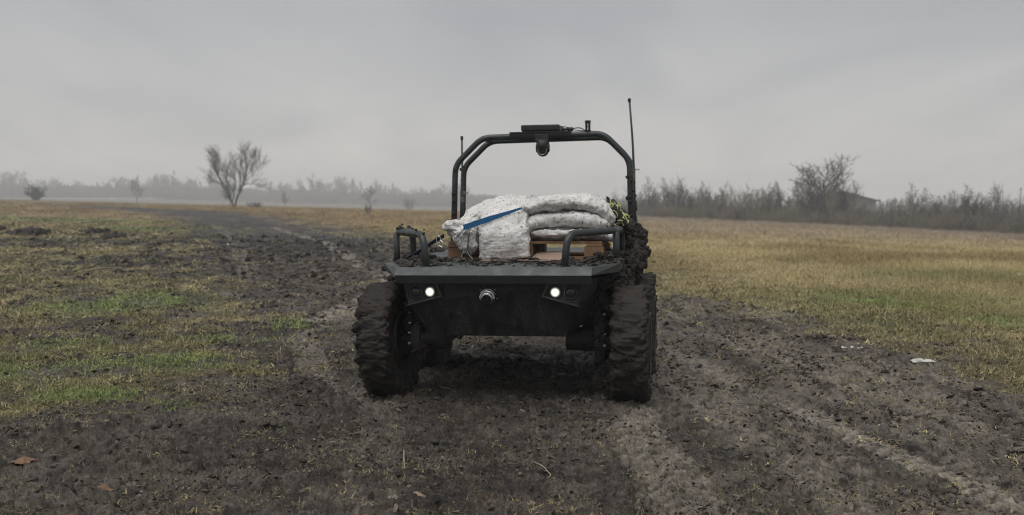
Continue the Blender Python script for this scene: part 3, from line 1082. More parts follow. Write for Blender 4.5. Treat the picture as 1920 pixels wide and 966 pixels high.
# --- guard rails of bent tube over the front corners
for s in (-1, 1):
    acc = Acc()
    e_ = .05 if s < 0 else 0.0            # the left rail stands a little wider
    path = fillet([(s * .50, -.50, 1.005), (s * .52, -.49, 1.245), (s * (.82 + e_), .06, 1.252), (s * (.835 + e_), .58, 1.245), (s * (.835 + e_), .60, 1.0)], .11, 7)
    acc.tube(path, .0265, 14)
    rail = link('guard_rail', acc.mesh('guard_rail', M['tube_paint']), veh)
    acc = Acc()
    acc.tube([(s * (.825 + e_), .06, 1.0), (s * (.825 + e_), .06, 1.24)], .0245, 14)
    link('post', acc.mesh('post', M['tube_paint']), rail)
    for px_, py_ in ((s * .50, -.50), (s * (.825 + e_), .06), (s * (.835 + e_), .6)):
        bm = bmesh.new()
        cyl(bm, (px_, py_, 1.013), (px_, py_, 1.021), .036, seg=18)
        bm_obj('weld_foot', bm, M['tube_paint'], rail)
    rg = np.random.default_rng(20 + s)
    n_ = 26 if s < 0 else 10
    tt = rg.integers(int(len(path) * .2), int(len(path) * .75), n_)
    C = np.array([tuple(path[i]) for i in tt]) + rg.normal(0, .012, (n_, 3)) + np.array([0, 0, .024])
    V_, F_ = clods_np(rg, C, rg.uniform(.007, .021, n_), ICO2, .6, .35)
    c = link('mud', mesh_np('mud', V_, F_, M['clod_mud'], False), rail)
    c['kind'] = 'stuff'

# --- the two roll hoops, and what is mounted on the front one
hoops = []
for v_, dr in ((1.95, 0), (2.33, -.012)):
    acc = Acc()
    path = fillet([(-.850, v_ - .02, .96), (-.822, v_, 1.825 + dr), (-.560, v_, 2.078 + dr), (.588, v_, 2.094 + dr), (.828, v_, 1.848 + dr), (.848, v_ - .02, .96)], .085, 7)
    acc.tube(path, .0285, 14)
    hoops.append(link('roll_hoop', acc.mesh('roll_hoop', M['tube_paint']), veh))
for u_, w_ in ((-.55, 2.075), (.55, 2.085)):
    acc = Acc()
    acc.tube([(u_, 1.95, w_), (u_, 2.33, w_ - .012)], .022, 12)
    link('hoop_brace', acc.mesh('hoop_brace', M['tube_paint']), veh)

bm = bmesh.new()
box(bm, (0.0, 2.10, 2.118), (.58, .40, .008))
box(bm, (0.0, 1.915, 2.104), (.58, .012, .034))
mount = bm_obj('mounting_plate', bm, M['black_plastic'], veh, bevel=.002)
bm = bmesh.new()
box(bm, (.0, 2.10, 2.158), (.36, .40, .056))
term = bm_obj('flat_terminal', bm, M['black_plastic'], veh, bevel=.010)
for u_, v_ in ((-.16, 1.92), (.16, 1.92), (-.16, 2.28), (.16, 2.28)):
    bm = bmesh.new()
    cyl(bm, (u_, v_, 2.12), (u_, v_, 2.134), .012, seg=10)
    bm_obj('foot', bm, M['black_plastic'], term)
bm = bmesh.new()
cyl(bm, (.20, 1.97, 2.140), (.255, 1.95, 2.140), .013, seg=12)
cyl(bm, (.255, 1.95, 2.142), (.305, 1.95, 2.140), .018, seg=12)
bm_obj('cable_plug', bm, M['black_plastic'], term, True)
acc = Acc()
acc.tube(fillet([(.30, 1.95, 2.145), (.34, 1.95, 2.152), (.38, 1.95, 2.150), (.42, 1.95, 2.122), (.47, 1.96, 2.112)], .05), .005, 8)
acc.tube(fillet([(.19, 2.0, 2.17), (.24, 1.98, 2.165), (.29, 1.95, 2.135), (.36, 1.95, 2.128), (.56, 1.93, 2.100)], .05), .004, 8)
link('cable', acc.mesh('cable', M['black_plastic']), veh)

bm = bmesh.new()                       # perforated beacon
cyl(bm, (.443, 1.95, 2.112), (.443, 1.95, 2.128), .030, seg=20)
cyl(bm, (.443, 1.95, 2.192), (.443, 1.95, 2.202), .028, seg=20)
cyl(bm, (.443, 1.95, 2.206), (.443, 1.95, 2.218), .030, .026, 20)
cyl(bm, (.443, 1.95, 2.198), (.443, 1.95, 2.208), .016, seg=16)
for k in range(4):
    t = k * math.pi / 2 + .6
    box(bm, (.443 + .020 * math.cos(t), 1.95 + .020 * math.sin(t), 2.160), (.010, .010, .068), Euler((0, 0, t)))
box(bm, (.443, 1.95, 2.160), (.040, .040, .007))
bm_obj('beacon', bm, M['black_plastic'], veh)

bm = bmesh.new()                       # pan-tilt camera hanging under the bar
box(bm, (.015, 1.912, 2.072), (.13, .020, .050))
box(bm, (.015, 1.965, 2.040), (.125, .13, .022))
ptz = bm_obj('mast_camera', bm, M['black_plastic'], veh, bevel=.004)
bm = bmesh.new()
cyl(bm, (.020, 1.94, 2.040), (.020, 1.94, 1.945), .062, .056, 32)
bmesh.ops.create_uvsphere(bm, u_segments=32, v_segments=18, radius=.056, matrix=Matrix.Translation((.020, 1.94, 1.945)))
bm_obj('camera_head', bm, M['black_plastic'], ptz, True)
for s in (-1, 1):
    bm = bmesh.new()
    cyl(bm, (.020 + s * .046, 1.94, 1.972), (.020 + s * .062, 1.94, 1.972), .045, .040, 24)
    bm_obj('yoke', bm, M['black_plastic'], ptz, bevel=.003)
acc = Acc()
acc.tube([(.020 + .0405 * math.cos(t), 1.897, 1.945 + .0405 * math.sin(t)) for t in np.linspace(0, 6.283, 33)], .0028, 6, False)
link('lens_ring', acc.mesh('lens_ring', M['steel']), ptz)
bm = bmesh.new()
cyl(bm, (.020, 1.91, 1.945), (.020, 1.892, 1.945), .038, .036, 28)
bm_obj('lens', bm, M['lens_glass'], ptz, bevel=.004)
bm = bmesh.new()
cyl(bm, (.020, 1.893, 1.945), (.020, 1.889, 1.945), .011, seg=16)
bm_obj('pupil', bm, M['dark_lens'], ptz)

# --- whip antennas
for pts, lab in (([(-.792, 2.14, 1.20), (-.797, 2.14, 1.60), (-.797, 2.14, 2.105)], 'short antenna'), ([(.870, 2.14, 1.10), (.856, 2.14, 1.80), (.846, 2.14, 2.05), (.818, 2.14, 2.425)], 'tall leaning antenna')):
    P = [Vector(p) for p in pts]
    acc = Acc()
    path = fillet(P, .2)
    acc.tube(path, [.0125 - .0035 * i / len(path) for i in range(len(path))], 10)
    an = link('antenna', acc.mesh('antenna', M['antenna_paint']), veh)
    an['label'] = lab
    bm = bmesh.new()
    cyl(bm, P[-1] - Vector((0, 0, .03)), P[-1] + Vector((0, 0, .004)), .014, seg=12)
    bm_obj('tip', bm, M['black_plastic'], an)
    bm = bmesh.new()
    q = P[1] + Vector((0, 0, -.04))
    cyl(bm, q + Vector((0, 0, -.09)), q + Vector((0, 0, -.03)), .017, seg=12)
    box(bm, q + Vector((0, -.01, 0)), (.034, .05, .038))
    cyl(bm, q + Vector((.01, -.01, .0)), q + Vector((.055, -.01, .002)), .005, seg=8)
    cyl(bm, q + Vector((.045, -.01, .0)), q + Vector((.051, -.01, .001)), .011, seg=8)
    bm_obj('clamp', bm, M['bolt_steel'], an)


# --- wheels
def tyre_mesh(seed):
    nt_, npf = 340, 64
    hw, hr, Rc = .130, .090, .326
    th = np.arange(nt_) * 2 * math.pi / nt_
    ph = np.arange(npf) * 2 * math.pi / npf
    TH, PH = np.meshgrid(th, ph, indexing='ij')
    cs, sn = np.cos(PH), np.sin(PH)
    X_ = hw * np.sign(cs) * np.abs(cs) ** .5
    Rr = Rc + hr * np.sign(sn) * np.abs(sn) ** .5 - .014 * (np.abs(X_) / hw) ** 4 * (sn > 0)
    tread = ss(.25, .75, sn)
    pitch = 2 * math.pi / 22
    lug = np.sin(TH / pitch * 2 * math.pi + np.where(X_ > 0, 1, 0) * math.pi + 34 * np.abs(X_))
    lug = ss(-.25, .35, lug)
    sh_ = np.sin(TH * 20 + np.where(X_ > 0, 1.6, 0) + 7 * np.abs(X_) / hw)
    shoulder = ss(-.1, .3, sh_) * ss(.42, .72, np.abs(X_) / hw) * ss(-.1, .35, sn)
    P = np.stack([X_, Rr * np.cos(TH), Rr * np.sin(TH)], -1).reshape(-1, 3)
    fill = ss(-.5, .45, fbm3(P * 4.5, seed, 3))
    lump = fbm3(P * 11, seed + 5, 4) * .010 + fbm3(P * 34, seed + 9, 3) * .0055
    crack = -np.maximum(0, .16 - np.abs(noise3(P * 13, seed + 20) + .4 * noise3(P * 29, seed + 21))) * .13
    d = (tread.ravel() * (lug.ravel() * .017 * (1 - .7 * fill) + .010 * fill + .010 * ss(-.02, .10, noise3(P * 15, seed + 40) + .5 * noise3(P * 38, seed + 41)) + .006 * ss(-.02, .12, noise3(P * 40, seed + 42)) + .024 * shoulder.ravel() * (1 - .35 * fill)) + lump * .85 + crack * (.35 + .65 * tread.ravel()))
    rdir = np.stack([np.sign(cs) * np.abs(cs) ** .8, sn * np.cos(TH), sn * np.sin(TH)], -1).reshape(-1, 3)
    rdir /= np.linalg.norm(rdir, axis=1)[:, None] + 1e-9
    V_ = P + rdir * d[:, None]
    i, j = np.meshgrid(np.arange(nt_), np.arange(npf), indexing='ij')
    i2, j2 = (i + 1) % nt_, (j + 1) % npf
    F_ = np.stack([i * npf + j, i * npf + j2, i2 * npf + j2, i2 * npf + j], -1).reshape(-1, 4)
    # lumps of mud and straw thrown on to the tread
    rg = np.random.default_rng(seed)
    n_ = 330
    a_ = rg.uniform(0, 6.283, n_)
    x_ = rg.uniform(-.12, .12, n_)
    rr = .418 - .03 * (np.abs(x_) / .15) ** 3
    C = np.stack([x_, rr * np.cos(a_), rr * np.sin(a_)], -1)
    V2, F2 = clods_np(rg, C, rg.uniform(.004, .015, n_), ICO2, .9, .35)
    acc = Acc()
    acc.add(V_, F_)
    acc.add(V2, F2)
    return acc.mesh('tyre', M['tyre_mud'])


def rim_mesh():
    bm = bmesh.new()
    prof = [(.02, .06), (.05, .06), (.075, .085), (.13, .09), (.19, .105), (.215, .135), (.238, .140), (.245, .12), (.245, -.12), (.238, -.140), (.20, -.12), (.19, -.02), (.08, .02), (.02, .02)]
    n_ = 36
    rg = [[bm.verts.new((x, r_ * math.cos(2 * math.pi * k / n_), r_ * math.sin(2 * math.pi * k / n_))) for k in range(n_)] for r_, x in prof]
    for a_, c_ in zip(rg, rg[1:]):
        for k in range(n_):
            bm.faces.new((a_[k], a_[(k + 1) % n_], c_[(k + 1) % n_], c_[k]))
    bmesh.ops.recalc_face_normals(bm, faces=bm.faces)
    me = bpy.data.meshes.new('rim')
    bm.to_mesh(me)
    bm.free()
    me.materials.append(M['rim_paint'])
    me.polygons.foreach_set('use_smooth', np.full(len(me.polygons), True))
    return me


def hub_mesh():
    bm = bmesh.new()
    cyl(bm, (-.10, 0, 0), (.085, 0, 0), .055, .05, 20)
    cyl(bm, (.085, 0, 0), (.10, 0, 0), .035, .028, 16)
    for k in range(6):
        t = k * math.pi / 3
        cyl(bm, (.088, .07 * math.cos(t), .07 * math.sin(t)), (.105, .07 * math.cos(t), .07 * math.sin(t)), .011, seg=6)
    me = bpy.data.meshes.new('hub')
    bm.to_mesh(me)
    bm.free()
    me.materials.append(M['rim_paint'])
    return me


tyres = [tyre_mesh(11), tyre_mesh(57)]
rim_me, hub_me = rim_mesh(), hub_mesh()
WZ = .415
for k, (u_, v_) in enumerate(((-.922, 0), (.942, 0), (-.922, 1.27), (.942, 1.27))):
    w_ = link('wheel', None, veh, (u_, v_, WZ - u_ * .011), (k * 1.3, R(2) if k == 0 else 0, (0 if u_ > 0 else math.pi) + (R(-4) if k == 0 else 0)))
    link('tyre', tyres[k % 2], w_)
    link('rim', rim_me, w_)
    link('hub', hub_me, w_)

# --- trailing arms carrying the wheels
rg = np.random.default_rng(3)
for s in (-1, 1):
    for v_ in (.0, 1.27):
        bm = bmesh.new()
        p = [(-.02, .84), (.13, .84), (.16, .62), (.15, .33), (.09, .25), (-.06, .27), (-.09, .40), (-.05, .62)]
        a_ = [bm.verts.new((s * .668, v_ + y, z)) for y, z in p]
        c_ = [bm.verts.new((s * .742, v_ + y, z)) for y, z in p]
        bm.faces.new(a_)
        bm.faces.new(list(reversed(c_)))
        for i in range(len(p)):
            j = (i + 1) % len(p)
            bm.faces.new((a_[i], c_[i], c_[j], a_[j]))
        arm = bm_obj('drive_arm', bm, M['hull_paint'], veh, bevel=.006)
        bm = bmesh.new()
        cyl(bm, (s * .60, v_ + .02, WZ), (s * .87, v_, WZ), .05, seg=20)
        bm_obj('axle', bm, M['rim_paint'], arm)
        bm = bmesh.new()
        cyl(bm, (s * .45, v_ + .03, WZ + .02), (s * .668, v_ + .03, WZ + .02), .085, .095, 24)
        bm_obj('motor', bm, M['hull_paint'], arm, bevel=.006)
        for yy, zz in ((-.055, .70), (-.075, .63), (-.07, .555), (-.085, .48), (-.09, .40)):
            bm = bmesh.new()
            cyl(bm, (s * .755, v_ + yy, zz), (s * .735, v_ + yy, zz), .013, seg=8)
            bm_obj('bolt', bm, M['bolt_steel'], arm)
        n_ = 90
        C = np.stack([s * rg.uniform(.66, .78, n_), v_ + rg.uniform(-.10, .18, n_), rg.uniform(.25, .88, n_) ** 1], -1)
        C[:n_ // 2, 2] = rg.uniform(.66, .9, n_ // 2)
        V_, F_ = clods_np(rg, C, rg.uniform(.015, .05, n_), ICO2, .9, .35)
        q = link('mud', mesh_np('mud', V_, F_, M['mud'], False), arm)
        q['kind'] = 'stuff'
bm = bmesh.new()
for v_ in (.1, 1.36):
    cyl(bm, (-.45, v_, .50), (.45, v_, .50), .045, seg=16)
box(bm, (0, 1.3, .52), (.8, 1.6, .06))
bm_obj('chassis_beam', bm, M['hull_paint'], veh)

# --- mud caked along the right side of the deck, the hoop feet and the underside
def mud_lump(C, S, base=ICO3, flat=1.0, seed=0):
    rg_ = np.random.default_rng(seed)
    V_, F_ = clods_np(rg_, C, S, base, flat, .0)
    V_ = V_ + 0
    P = V_
    cen = np.repeat(C, len(base[0]), axis=0)
    d = P - cen
    k = 1 + .55 * fbm3(P * 19, seed, 3)[:, None] + .30 * fbm3(P * 55, seed + 3, 2)[:, None]
    return cen + d * k, F_


rg = np.random.default_rng(8)
n_ = 300
v_ = rg.uniform(.35, 2.45, n_)
C = np.stack([rg.normal(.90, .022, n_) + .02 * ss(.4, 2.2, v_), v_, rg.uniform(.80, 1.05, n_) + .10 * ss(1.2, 2.2, v_) * rg.random(n_)], -1)
S = .012 + .026 * rg.random(n_) ** 1.5
n2 = 90
v2 = rg.uniform(1.85, 2.42, n2)
C2 = np.stack([rg.normal(.905, .03, n2), v2, rg.uniform(.80, 1.22, n2)], -1)
n3 = 120
C3 = np.stack([rg.normal(.85, .03, n3), rg.uniform(.55, 1.95, n3), rg.uniform(1.01, 1.26, n3)], -1)
n4 = 60
C4 = np.stack([rg.uniform(.68, .88, n4), rg.uniform(-.1, 1.2, n4), rg.uniform(.82, .93, n4)], -1)
V_, F_ = mud_lump(np.vstack([C, C2, C3, C4]), base=ICO3, S=np.concatenate([S, rg.uniform(.014, .045, n2), rg.uniform(.010, .030, n3), rg.uniform(.02, .05, n4)]), seed=5)
q = link('caked_mud', mesh_np('caked_mud', V_, F_, M['mud']), veh)
q['kind'] = 'stuff'
q['label'] = 'thick dark mud caked along the right side of the deck'
n_ = 60
C = np.stack([rg.normal(-.90, .02, n_), rg.uniform(-.05, 2.4, n_), rg.uniform(.86, 1.02, n_)], -1)
C[:, 0] -= .035
V_, F_ = mud_lump(C, rg.uniform(.015, .04, n_), seed=6)
q = link('caked_mud', mesh_np('caked_mud', V_, F_, M['mud']), veh)
q['kind'] = 'stuff'
# mud on the hoop posts
acc_c, acc_s = [], []
for v0 in (1.95, 2.33):
    n_ = 60
    w_ = .98 + .75 * rg.random(n_) ** 1.8
    acc_c.append(np.stack([.846 - (w_ - 1) * .02 + rg.normal(0, .012, n_), v0 - .02 + rg.normal(0, .02, n_), w_], -1))
    acc_s.append(rg.uniform(.008, .026, n_) * (1.25 - .5 * (w_ - .98)))
    n_ = 26
    w_ = .98 + .9 * rg.random(n_)
    acc_c.append(np.stack([-.846 + (w_ - 1) * .02 + rg.normal(0, .010, n_), v0 - .02 + rg.normal(0, .02, n_), w_], -1))
    acc_s.append(rg.uniform(.006, .016, n_))
V_, F_ = mud_lump(np.vstack(acc_c), np.concatenate(acc_s), ICO2, seed=7)
q = link('mud', mesh_np('mud', V_, F_, M['mud']), hoops[0])
q['kind'] = 'stuff'
# clods strewn on the deck
rg = np.random.default_rng(31)
n_ = 800
u_ = rg.uniform(-.84, .86, n_)
v_ = -.55 + 1.0 * rg.random(n_) ** .8
lim = np.where(np.abs(u_) > .68, -.56 + (np.abs(u_) - .68) * 2.9, -.55)
ok = v_ > lim + .02
mid = (np.abs(u_ + .0) < .42) & (rg.random(n_) < .45)
ok &= ~mid
S = rg.uniform(.006, .014, n_) + .026 * rg.random(n_) ** 6
C = np.stack([u_, v_, 1.016 + S * .3], -1)[ok]
S = S[ok]
n2 = 110
hu = rg.normal(-.66, .07, n2)
hv = rg.normal(.05, .14, n2)
C2 = np.stack([hu, hv, 1.02 + rg.random(n2) * .075 * np.exp(-((hu + .66) / .1) ** 2 - ((hv - .05) / .18) ** 2)], -1)
n3 = 150
hu = rg.normal(.76, .06, n3)
hv = rg.uniform(-.1, .7, n3)
C3 = np.stack([np.minimum(hu, .88), hv, 1.02 + rg.random(n3) * .055], -1)
V_, F_ = clods_np(rg, np.vstack([C, C2, C3]), np.concatenate([S, rg.uniform(.010, .030, n2), rg.uniform(.008, .026, n3)]), ICO2, .6, .58)
q = link('deck_clods', mesh_np('deck_clods', V_, F_, M['clod_mud'], False), veh)
q['kind'] = 'stuff'
q['label'] = 'dark clods of earth strewn over the front of the deck'

# ------------------------------------------------------------------ load: boards, pallet, sacks, strap, net
DZ = 1.016


def slab_mesh(name, outline, z0, th, mat, bend=0.0, seed=0):
    bm = bmesh.new()
    up = [bm.verts.new((x, y, z0 + th)) for x, y in outline]
    dn = [bm.verts.new((x, y, z0)) for x, y in outline]
    bm.faces.new(up)
    bm.faces.new(list(reversed(dn)))
    for i in range(len(outline)):
        j = (i + 1) % len(outline)
        bm.faces.new((up[i], dn[i], dn[j], up[j]))
    bmesh.ops.recalc_face_normals(bm, faces=bm.faces)
    if bend:
        bmesh.ops.subdivide_edges(bm, edges=bm.edges[:], cuts=3, use_grid_fill=True)
        for v in bm.verts:
            v.co.z += bend * (1 + math.sin(v.co.x * 9 + seed) * math.cos(v.co.y * 7 + seed))
    me = bpy.data.meshes.new(name)
    bm.to_mesh(me)
    bm.free()
    me.materials.append(mat)
    return me


o = top_level('cardboard_sheet', slab_mesh('cardboard_sheet', [(-.22, .05), (.10, .00), (.33, .03), (.34, .15), (.02, .17), (-.16, .13)], DZ + .002, .005, M['cardboard'], .006, 1), (.08, -.1, DZ))
tag(o, 'flat pinkish brown cardboard sheet lying on the deck under the pallet edge', 'cardboard')
o = top_level('torn_board', slab_mesh('torn_board', [(.165, .10), (.40, .08), (.44, .36), (.18, .38)], DZ + .016, .008, M['cardboard'], .010, 4), (.3, .2, DZ + .014))
o.rotation_euler = (VROT[0] + R(9), VROT[1], VROT[2])
tag(o, 'second brown board propped at a slant beneath the pallet', 'cardboard')

PCU, PCV = .09, .70
pal = tag(link('wooden_pallet', None, None, VMAT @ Vector((PCU, PCV, DZ)), VROT), 'brown wooden pallet standing on the deck under the white sacks', 'pallet')
rg = random.Random(5)


def pallet_piece(name, c, s, parent=pal):
    bm = bmesh.new()
    box(bm, (c[0] + rg.uniform(-.004, .004), c[1] + rg.uniform(-.004, .004), c[2]), s, Euler((0, rg.uniform(-.004, .004), rg.uniform(-.008, .008))))
    return bm_obj(name, bm, M['pallet_wood'], parent, bevel=.003)


for y, wd in ((-.352, .095), (-.17, .12), (0, .14), (.17, .12), (.352, .095)):
    pallet_piece('deck_board', (0, y, .136), (1.22, wd, .020))
for x in (-.555, 0, .550):
    pallet_piece('cross_board', (x, 0, .114), (.12, .80, .022))
for x, sx in ((-.555, .115), (0, .14), (.545, .150)):
    for y in (-.345, 0, .345):
        pallet_piece('block', (x, y, .063), (sx, .105, .078))
for y in (-.345, 0, .345):
    pallet_piece('bottom_board', (0, y, .0125), (1.20, .10, .021))


def loft(sections, nr_=90, nc_=72, ex=2.4, wr=1.0, seed=0, quilt=.010, crease=.010, fine=.004, sharp=13.0, endw=.55, fan=None):
    """sections: (centre, half-width vector, half-thickness vector); smooth interpolation, rounded ends, cloth-like relief"""
    S_ = np.array([[*c, *a_, *b_] for c, a_, b_ in sections], dtype=float)
    n_ = len(S_)
    t = np.linspace(0, n_ - 1, nr_)
    k = np.clip(np.floor(t).astype(int), 0, n_ - 2)
    f = (t - k)[:, None]
    g = lambda i: S_[np.clip(i, 0, n_ - 1)]
    p0, p1, p2, p3 = g(k - 1), g(k), g(k + 1), g(k + 2)
    Q = .5 * (2 * p1 + (p2 - p0) * f + (2 * p0 - 5 * p1 + 4 * p2 - p3) * f ** 2 + (3 * p1 - p0 - 3 * p2 + p3) * f ** 3)
    e = np.minimum(t, n_ - 1 - t) / (n_ - 1)
    endk = np.clip(e / .07, 0, 1)
    endk = np.sqrt(1 - (1 - endk) ** 2)[:, None, None]
    ph = np.arange(nc_) * 2 * math.pi / nc_
    cs = np.sign(np.cos(ph)) * np.abs(np.cos(ph)) ** (2 / ex)
    sn = np.sign(np.sin(ph)) * np.abs(np.sin(ph)) ** (2 / ex)
    A_, B_ = Q[:, None, 3:6], Q[:, None, 6:9]
    V_ = Q[:, None, :3] + A_ * cs[None, :, None] * (endw + (1 - endw) * endk) * np.minimum(1, endk * 1.6) + B_ * sn[None, :, None] * endk
    N_ = np.cross(np.roll(V_, -1, 1) - np.roll(V_, 1, 1), np.gradient(V_, axis=0))
    N_ /= np.linalg.norm(N_, axis=2)[:, :, None] + 1e-9
    cen = Q[:, None, :3]
    sgn = np.sign(np.sum(N_ * (V_ - cen)))
    N_ *= sgn
    P = V_.reshape(-1, 3)
    d = quilt * fbm3(P * 7, seed, 3)
    w1 = noise3(P * sharp + .8 * noise3(P * 6, seed + 30)[:, None], seed + 1)
    d += crease * (.4 - np.abs(w1)) * 1.6
    w2 = noise3(P * sharp * 2.6 + .9 * noise3(P * 14, seed + 31)[:, None], seed + 2)
    d += crease * .45 * (.4 - np.abs(w2))
    d += fine * fbm3(P * 62, seed + 4, 2)
    if fan:
        an_ = np.arctan2(P[:, 2] - fan[1], P[:, 0] - fan[0]) + .25 * noise3(P * 8, seed + 50)
        rr_ = np.hypot(P[:, 2] - fan[1], P[:, 0] - fan[0])
        fo = noise3(np.stack([an_ * fan[2], rr_ * 2.5, np.zeros_like(an_)], -1), seed + 51)
        d += fan[3] * (.45 - 1.3 * np.abs(fo)) * ss(.0, .12, rr_)
    V_ = V_ + N_ * d.reshape(V_.shape[:2])[:, :, None]
    i, j = np.meshgrid(np.arange(nr_ - 1), np.arange(nc_), indexing='ij')
    j2 = (j + 1) % nc_
    F_ = np.stack([i * nc_ + j, i * nc_ + j2, (i + 1) * nc_ + j2, (i + 1) * nc_ + j], -1).reshape(-1, 4)
    if sgn < 0:
        F_ = F_[:, ::-1]
    acc = Acc()
    acc.add(V_.reshape(-1, 3), F_)
    acc.add(np.vstack([V_[0], V_[0].mean(0)[None]]), np.stack([np.arange(nc_), (np.arange(nc_) + 1) % nc_, np.full(nc_, nc_)], -1))
    acc.add(np.vstack([V_[-1], V_[-1].mean(0)[None]]), np.stack([np.arange(nc_), (np.arange(nc_) + 1) % nc_, np.full(nc_, nc_)], -1))
    return acc


surf_V, surf_F, surf_n = [], [], 0


def sack(name, sections, loc, label, cat='sack', group='white woven sacks loaded on the pallet', mat=None, **kw):
    global surf_n
    acc = loft(sections, **kw)
    me = acc.mesh(name, mat or M['sack_cloth'])
    vs = [tuple(v.co) for v in me.vertices]
    fs = [tuple(i + surf_n for i in p.vertices) for p in me.polygons]
    surf_V.extend(vs)
    surf_F.extend(fs)
    surf_n += len(vs)
    return tag(top_level(name, me, loc), label, cat, group)


H3 = lambda a_, b_, c_: (a_, b_, c_)
T0 = DZ + .146
# right-hand stack of three, long axis across the vehicle
sack('white_sack', [((.13, .50, T0 + .030), (0, .17, -.01), (0, 0, .025)), ((.20, .50, T0 + .044), (0, .225, -.02), (0, 0, .045)), ((.42, .51, T0 + .044), (0, .245, -.02), (0, 0, .046)), ((.64, .52, T0 + .040), (0, .24, -.02), (0, 0, .042)), ((.80, .53, T0 + .020), (0, .20, -.01), (0, 0, .025))],
     (.45, .52, T0), 'flat white sack at the bottom of the three stacked behind the right guard rail', ex=2.6, seed=3, quilt=.009, crease=.014)
sack('white_sack', [((.088, .50, T0 + .055), (0, .15, -.01), (.0, 0, .030)), ((.125, .50, T0 + .105), (0, .20, -.01), (-.03, 0, .055)), ((.24, .51, T0 + .152), (0, .235, -.01), (-.02, 0, .072)), ((.42, .52, T0 + .160), (0, .245, -.01), (0, 0, .072)), ((.60, .53, T0 + .155), (0, .24, -.01), (0, 0, .068)), ((.70, .54, T0 + .130), (0, .22, -.005), (.015, 0, .052)), ((.760, .54, T0 + .100), (0, .18, 0), (.01, 0, .03))],
     (.42, .52, T0 + .12), 'plump white sack in the middle of the stack of three on the right', ex=2.4, seed=9, quilt=.011, crease=.014)
sack('white_sack', [((.035, .49, T0 + .215), (0, .16, -.01), (-.03, 0, .020)), ((.12, .50, T0 + .255), (0, .21, -.01), (-.03, 0, .052)), ((.28, .52, T0 + .286), (0, .25, -.01), (-.01, 0, .068)), ((.48, .53, T0 + .294), (0, .25, -.01), (0, 0, .066)), ((.63, .54, T0 + .265), (0, .23, -.005), (.035, 0, .058)), ((.72, .55, T0 + .205), (0, .20, 0), (.045, 0, .045)), ((.775, .56, T0 + .130), (0, .15, 0), (.035, 0, .03))],
     (.42, .52, T0 + .25), 'topmost white sack of the right stack, arched and flecked with soil', ex=2.3, seed=15, quilt=.012, crease=.016)
# sack that folds over the front of the pallet
sack('white_sack', [((-.075, .78, T0 + .19), (.17, 0, 0), (0, .0, .075)), ((-.075, .55, T0 + .225), (.18, 0, 0), (0, -.02, .085)), ((-.070, .33, T0 + .180), (.190, 0, 0), (0, -.055, .060)), ((-.060, .225, T0 + .075), (.198, 0, 0), (0, -.075, .012)), ((-.055, .205, T0 - .03), (.200, 0, .003), (0, -.065, .0)), ((-.055, .205, T0 - .133), (.200, 0, .012), (0, -.045, -.004))],
     (-.07, .3, T0), 'white sack drooping over the pallet front down to the deck', ex=3.2, seed=22, quilt=.009, crease=.009, nr_=120, endw=.9)
# large wrinkled bag lying across the back left
sack('crumpled_sack', [((.22, .80, T0 + .235), (0, .22, 0), (0, 0, .06)), ((.02, .78, T0 + .255), (0, .27, 0), (.0, 0, .090)), ((-.16, .74, T0 + .238), (0, .29, 0), (-.02, 0, .100)), ((-.31, .68, T0 + .165), (0, .30, 0), (-.05, 0, .100)), ((-.42, .58, T0 + .095), (0, .28, 0), (-.045, 0, .072)), ((-.500, .48, T0 + .060), (0, .22, 0), (-.03, 0, .042))],
     (-.2, .7, T0 + .2), 'large wrinkled white sack sloping down at the back left of the load', ex=2.3, seed=40, quilt=.014, crease=.020, sharp=9, nr_=130, nc_=120, fan=(.1, T0 + .45, 7.0, .020))
sack('crumpled_sack', [((-.545, .30, T0 + .085), (0, .05, .0), (-.01, 0, .020)), ((-.50, .28, T0 + .090), (0, .07, .0), (-.02, -.01, .052)), ((-.44, .25, T0 + .070), (.0, .10, .0), (-.03, -.02, .092)), ((-.37, .215, T0 + .035), (.0, .085, .0), (-.02, -.03, .120)), ((-.31, .205, T0 + .030), (.0, .075, .0), (.0, -.03, .118)), ((-.272, .22, T0 + .055), (.0, .06, .0), (.0, -.01, .085))],
     (-.42, .25, T0), 'loose folded mouth of an empty white sack hanging over the pallet corner', group='white woven sacks loaded on the pallet', ex=2.1, seed=52, quilt=.014, crease=.014, sharp=11, nr_=150, nc_=150, fan=(-.29, T0 + .155, 6.0, .034))

bvh = BVHTree.FromPolygons(surf_V, surf_F)


def front_hit(u, w):
    h = bvh.ray_cast(Vector((u, -1.5, w + .10)), Vector((0, 1, -.055)).normalized())
    return h[0] if h[0] is not None else Vector((u, .3, w))


# ratchet strap across the sacks
def ribbon(pts, wid, th, updir):
    V_, F_ = [], []
    n_ = len(pts)
    for i, p in enumerate(pts):
        d = (Vector(pts[min(i + 1, n_ - 1)]) - Vector(pts[max(i - 1, 0)])).normalized()
        s_ = updir - d * updir.dot(d)
        s_.normalize()
        q = d.cross(s_)
        if q.y > 0:
            q = -q
        ww = wid[i] if isinstance(wid, list) else wid
        for sx, sy in ((-1, 0), (1, 0), (1, 1), (-1, 1)):
            V_.append(tuple(Vector(p) + s_ * sx * ww / 2 + q * sy * th))
    for i in range(n_ - 1):
        for k in range(4):
            F_.append([i * 4 + k, i * 4 + (k + 1) % 4, i * 4 + 4 + (k + 1) % 4, i * 4 + 4 + k])
    F_.append([0, 1, 2, 3])
    F_.append([n_ * 4 - 4, n_ * 4 - 3, n_ * 4 - 2, n_ * 4 - 1])
    return np.array(V_), np.array(F_)


